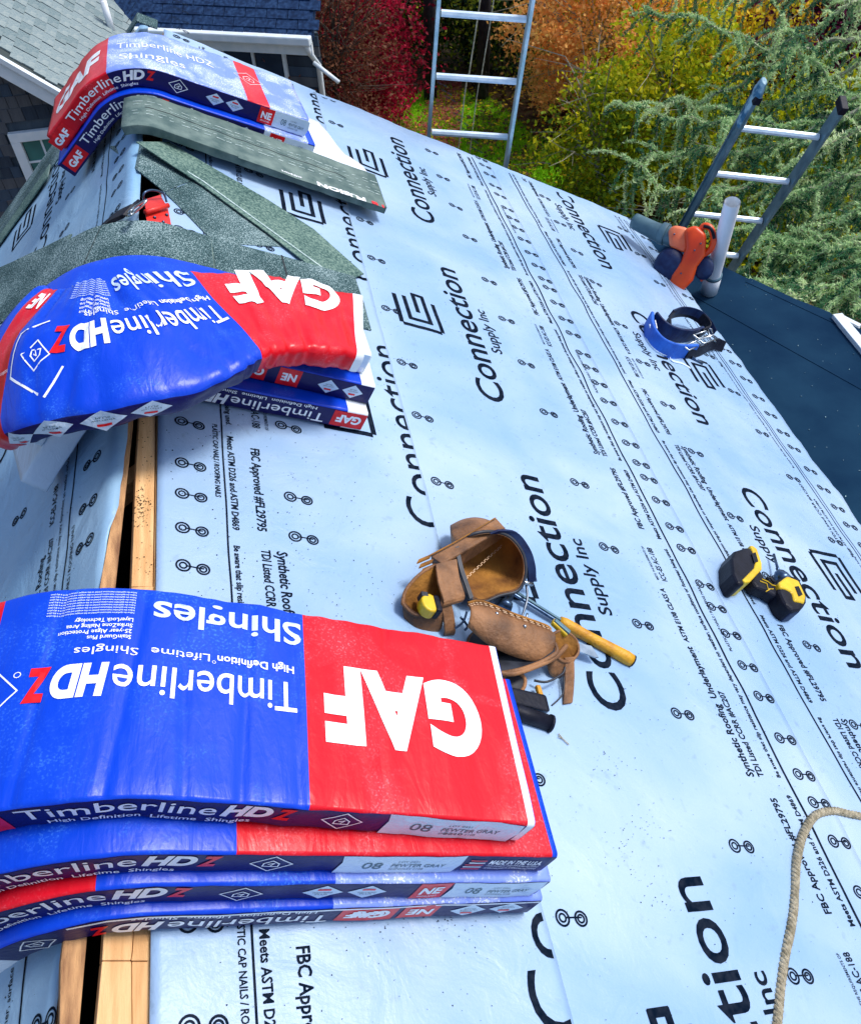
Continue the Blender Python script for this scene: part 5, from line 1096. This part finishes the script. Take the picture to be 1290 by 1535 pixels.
def tree(name,px,py,h,r,n,clumps,size,lm,label,cat,group=None,trunk=.06,nb=10,spread=.22,shell=.5,bark=None,up=.6,loc=None):
    g=at_z(px,py,GZ) if loc is None else loc; root=empty(name,g,label,cat,group)
    c=Vector((0,0,h-r[2])); P=crown(np.array(g)+np.array([0,0,h-r[2]]),r,n,clumps,size,spread,shell); V,Q_=quads(P-np.array(g),size); np_mesh('crown',V,Q_,lm,root)
    mb=MB(); t0=Vector((0,0,0)); t1=Vector((rnd.gauss(0,.08),rnd.gauss(0,.08),max(.3,(h-r[2])*.8))); mb.tube(catmull([t0,t0.lerp(t1,.5)+Vector((.04,.03,0)),t1],3),[trunk*1.3,trunk*1.15,trunk,trunk*.95,trunk*.9,trunk*.85,trunk*.8],8); mb.build('trunk',bark or BARK,root,True)
    mb=MB(); twigs(mb,t1,c,Vector(r)*1.12,nb,rad=trunk*.42); mb.build('branches',bark or BARK,root); return root
GOLD=leafmat('gold_leaves',[(.20,.24,.012),(.58,.52,.014),(.92,.72,.03),(.90,.46,.04),(.60,.22,.04)])
ORNG=leafmat('orange_leaves',[(.34,.34,.06),(.80,.50,.12),(.95,.52,.16),(.92,.36,.08),(.95,.74,.16)])
YELG=leafmat('yellow_green_leaves',[(.03,.09,.010),(.14,.24,.012),(.42,.50,.012),(.78,.66,.012),(.30,.36,.03)])
DGRN=leafmat('dark_green_leaves',[(.004,.014,.014),(.012,.04,.02),(.05,.12,.02),(.42,.48,.03),(.02,.05,.03)])
REDL=leafmat('crimson_leaves',[(.05,.003,.010),(.22,.006,.024),(.52,.010,.05),(.74,.04,.10)])
BRWN=leafmat('bare_brown_twig_leaves',[(.07,.022,.014),(.15,.05,.03),(.24,.10,.05),(.10,.03,.02)])
PURP=leafmat('maroon_leaves',[(.03,.002,.018),(.11,.006,.05),(.24,.015,.09)])
tree('burning_bush',515,205,3.3,(1.45,1.2,1.75),18000,260,.075,REDL,'rounded shrub with bright crimson leaves beside the dark-roofed house','shrub',nb=16,spread=.20,trunk=.05)
tree('bare_shrub',522,262,3.3,(.85,.7,1.4),9000,140,.05,BRWN,'mostly bare reddish-brown shrub rising out of the crimson one','shrub',nb=40,spread=.25,trunk=.05)
gS='evergreen and yellowing shrubs behind the lawn'
for (px,py,h,r,n,lm,lb) in ((610,95,3.0,(1.5,1.2,1.5),9000,DGRN,'dark green shrub left of the tall ladder'),(700,95,3.2,(1.6,1.2,1.6),9000,DGRN,'dark green shrub seen between the tall ladder rails'),(770,115,2.2,(1.0,.9,1.1),6000,DGRN,'dark shrub just right of the tall ladder'),
    (560,20,4.5,(2.4,1.8,2.2),7000,DGRN,'dark tree mass at the top edge left of the tall ladder'),(720,10,4.4,(2.6,1.8,2.2),9000,DGRN,'dark tree mass at the top edge behind the tall ladder')):
    tree('evergreen_shrub',px,py,h,r,n,150,.085,lm,lb,'shrub',gS,nb=8,spread=.28,bark=DARKB)
gA='autumn shrubs beyond the garden'
for (px,py,h,r,n,lm,lb,nb) in (
  (880,190,3.3,(1.5,1.3,1.7),15000,ORNG,'orange-brown leaved shrub right of the tall ladder',26),
  (850,60,3.6,(1.7,1.3,1.8),13000,ORNG,'orange shrub at the top edge right of the tall ladder',34),
  (950,150,3.3,(1.4,1.2,1.7),13000,GOLD,'golden shrub with bare twigs in the middle of the hedge',44),
  (1020,60,3.6,(1.9,1.3,1.8),13000,ORNG,'tan and orange shrub at the top edge above the shorter ladder',26),
  (900,320,2.2,(1.0,.9,1.1),7000,YELG,'yellow-green shrub just beyond the upper slope edge',12),
  (985,300,2.9,(1.3,1.1,1.5),12000,YELG,'bright yellow-green shrub above the leaf blower',14),
  (1060,250,3.0,(1.3,1.1,1.5),11000,GOLD,'golden-green shrub behind the left rail of the shorter ladder',14),
  (1190,345,2.5,(1.4,1.2,1.3),10000,YELG,'green and yellow shrub behind the cedar boughs at the right',12),
  (1130,380,2.0,(1.5,1.2,1.1),8000,YELG,'low yellow-green shrub below the cedar boughs',10)):
    tree('autumn_shrub',px,py,h,r,n,210,.075,lm,lb,'shrub',gA,nb=nb,spread=.17,shell=.35,bark=BARKP)
tree('maroon_tree',1180,225,3.2,(1.7,1.2,1.25),12000,180,.09,PURP,'dark maroon leaved tree behind the upper cedar boughs','tree',nb=20,bark=DARKB)
tree('maroon_tree',1285,205,3.4,(1.8,1.3,1.4),9000,160,.09,PURP,'dark maroon leaved tree at the top right corner','tree',nb=10,bark=DARKB)
# tall dark trunks behind the ladder
for px,lb in ((722,'slim dark tree trunk seen through the tall ladder'),(645,'slim dark tree trunk at the left rail of the tall ladder')):
    g=at_z(px,150,GZ); mb=MB(); mb.tube([g,g+Vector((.05,.02,2)),g+Vector((.0,.1,5))],[.13,.11,.08],8); r_=empty('bare_tree',(0,0,0),lb,'tree','slim dark trunks behind the tall ladder'); mb.build('trunk',DARKB,r_,True)
    mb=MB(); twigs(mb,g+Vector((.05,.02,2)),g+Vector((0,0,3.4)),Vector((1.2,1,1)),9,rad=.025); mb.build('branches',DARKB,r_)
# fallen leaves
def litter(name,poly,n,size,lm,label,z=GZ+.03,sx=None):
    P=[]
    while len(P)<n:
        x=rnd.uniform(*poly[0]);y=rnd.uniform(*poly[1])
        if rnd.random()<.5+.9*nz(x*.02,y*.02,3): P.append(tuple(at_z(x,y,z+rnd.uniform(0,.03))))
    V,Q_=quads(np.array(P),size,.7,.85); tag(np_mesh(name,V,Q_,lm),label,'leaves',kind='stuff')
litter('fallen_leaves',((560,960),(130,400)),2600,.075,GOLD,'yellow and brown fallen leaves scattered over the lawn')
litter('fallen_red_leaves',((470,690),(120,250)),9000,.07,leafmat('pink_litter',[(.30,.03,.03),(.48,.10,.09),(.40,.16,.10),(.5,.06,.08)]),'pinkish red fallen leaves under the crimson shrub')
litter('fallen_brown_leaves',((700,1290),(0,430)),16000,.09,leafmat('brown_litter',[(.05,.02,.012),(.12,.055,.025),(.16,.10,.05),(.05,.05,.02)]),'brown fallen leaves on the ground under the shrubs')
mb=MB(); V=[];
gp=[]
while len(gp)<15000:
    x=rnd.uniform(560,960);y=rnd.uniform(125,400)
    ins=False;j=len(LP)-1
    for i in range(len(LP)):
        if (LP[i][1]>y)!=(LP[j][1]>y) and x<(LP[j][0]-LP[i][0])*(y-LP[i][1])/(LP[j][1]-LP[i][1])+LP[i][0]: ins=not ins
        j=i
    if ins: p=at_z(x,y,GZ+.01); gp.append((p.x,p.y,p.z))
gp=np.array(gp); n=len(gp); a=nprng.uniform(0,6.3,n); w_=.012; V=np.empty((n,3,3)); dx=np.stack([np.cos(a),np.sin(a),0*a],1)*w_; V[:,0]=gp-dx;V[:,1]=gp+dx;V[:,2]=gp+np.stack([nprng.normal(0,.03,n),nprng.normal(0,.03,n),nprng.uniform(.05,.11,n)],1)
tag(np_mesh('grass_blades',V.reshape(-1,3),np.arange(3*n).reshape(n,3),leafmat('grass_blades_green',[(.14,.36,.008),(.28,.62,.010),(.50,.78,.02)])),'short bright green lawn grass beyond the rake','grass',kind='stuff')
# ---------------------------------------------------------------- weeping cedar
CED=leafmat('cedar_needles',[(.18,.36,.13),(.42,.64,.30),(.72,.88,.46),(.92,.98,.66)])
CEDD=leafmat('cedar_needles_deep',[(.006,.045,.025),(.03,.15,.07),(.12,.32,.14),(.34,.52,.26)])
ct=Vector((8.6,7.4,GZ)); cr=empty('weeping_cedar',ct,'weeping blue-green cedar with long drooping boughs at the right','tree'); 
mb=MB(); mb.tube([Vector((0,0,0)),Vector((.1,0,1.8)),Vector((-.1,.1,3.6)),Vector((-.2,.1,4.6))],[.16,.14,.11,.07],10); mb.build('trunk',BARK,cr,True)
BR=[]
def bough(pts,r=.030): BR.append(([at_y(x,y,Y) for x,y,Y in pts],r))
bough([(1430,-10,8.4),(1290,48,8.6),(1210,72,8.8),(1130,120,9.0),(1060,150,9.2),(1000,165,9.3)])
bough([(1430,30,8.2),(1300,70,8.4),(1220,130,8.6),(1150,165,8.8),(1080,165,9.0)],.025)
bough([(1400,-60,8.8),(1250,20,9),(1150,60,9.2),(1060,40,9.5),(960,10,9.8)],.022)
bough([(1430,90,7.6),(1330,120,7.6),(1240,170,7.8),(1170,190,8),(1090,188,8.2),(1000,180,8.4),(925,150,8.5)],.026)
bough([(1430,140,7.2),(1300,165,7.2),(1200,200,7.4),(1120,225,7.6),(1040,235,7.8),(960,250,8)],.024)
bough([(1440,200,6.8),(1330,205,6.8),(1240,225,6.9),(1160,262,7),(1080,270,7.1),(1000,268,7.3),(930,235,7.5)],.024)
bough([(1440,260,6.2),(1330,250,6.2),(1250,270,6.3),(1190,310,6.4),(1110,335,6.5),(1020,325,6.7)],.022)
bough([(1440,320,5.6),(1340,310,5.6),(1270,325,5.7),(1200,360,5.8),(1140,372,5.9)],.020)
bough([(1440,380,5.0),(1360,365,5.0),(1290,375,5.1),(1230,400,5.2),(1170,405,5.3)],.018)
bough([(1440,430,4.3),(1340,415,4.4),(1290,428,4.4),(1240,438,4.5),(1195,440,4.5)],.020)
bough([(1440,-90,9.2),(1300,-20,9.4),(1200,10,9.6),(1100,0,9.9),(1000,-20,10)],.02)
bough([(1440,230,7.4),(1300,190,7.6),(1250,120,7.9),(1200,60,8.2),(1160,20,8.6)],.02)
for k in range(9):
    y0=rnd.uniform(150,430); Y=9.0-y0*.011+rnd.uniform(.2,1.2); x_=rnd.uniform(1060,1200)
    bough([(1440,y0+rnd.uniform(-30,30),Y),(1340,y0-10,Y),(1270,y0+10,Y),((x_+1270)/2,y0+22,Y+.05),(x_,y0+rnd.uniform(-5,30),Y+.1)],.014)
mb=MB(); ND=[];ND2=[]
def needle_path(P,dens,sp,dst):
    for a,b_ in zip(P,P[1:]):
        k=int((b_-a).length*dens)+1
        for _ in range(k): q=a.lerp(b_,rnd.random()); dst.append((q.x+rnd.gauss(0,sp),q.y+rnd.gauss(0,sp),q.z+rnd.gauss(0,sp*.8)))
for pts,r in BR:
    pts=[pts[0]]+[p+Vector((rnd.gauss(0,.05),rnd.gauss(0,.05),rnd.gauss(0,.06))) for p in pts[1:]]
    P=catmull(pts,9); P=[p+Vector((0,0,.035*math.sin(i*.9+r*300))) for i,p in enumerate(P)]; n=len(P); mb.tube(P,[r*(1-.75*i/n) for i in range(n)],5,cap=False); needle_path(P,520,.018,ND)
    for i in range(3,n-1):
        for _ in range(2 if rnd.random()<.7 else 1):
            if rnd.random()<.55:   # side spray
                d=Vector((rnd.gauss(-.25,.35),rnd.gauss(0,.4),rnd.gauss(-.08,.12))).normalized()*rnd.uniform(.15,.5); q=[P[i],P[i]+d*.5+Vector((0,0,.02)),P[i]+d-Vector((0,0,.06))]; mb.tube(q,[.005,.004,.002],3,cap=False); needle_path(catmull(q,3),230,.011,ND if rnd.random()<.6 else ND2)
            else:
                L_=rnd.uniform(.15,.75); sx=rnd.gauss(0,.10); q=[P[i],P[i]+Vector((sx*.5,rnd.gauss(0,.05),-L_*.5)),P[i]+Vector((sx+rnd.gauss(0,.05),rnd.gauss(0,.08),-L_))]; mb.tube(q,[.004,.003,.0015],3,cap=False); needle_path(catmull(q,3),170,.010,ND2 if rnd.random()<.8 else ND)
o=mb.build('boughs',BARKP,None); adopt_l=[o]
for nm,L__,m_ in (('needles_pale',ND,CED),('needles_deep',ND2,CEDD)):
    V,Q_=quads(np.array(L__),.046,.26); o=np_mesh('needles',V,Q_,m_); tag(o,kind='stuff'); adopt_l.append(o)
bpy.context.view_layer.update()
for o in adopt_l: adopt(o,cr)
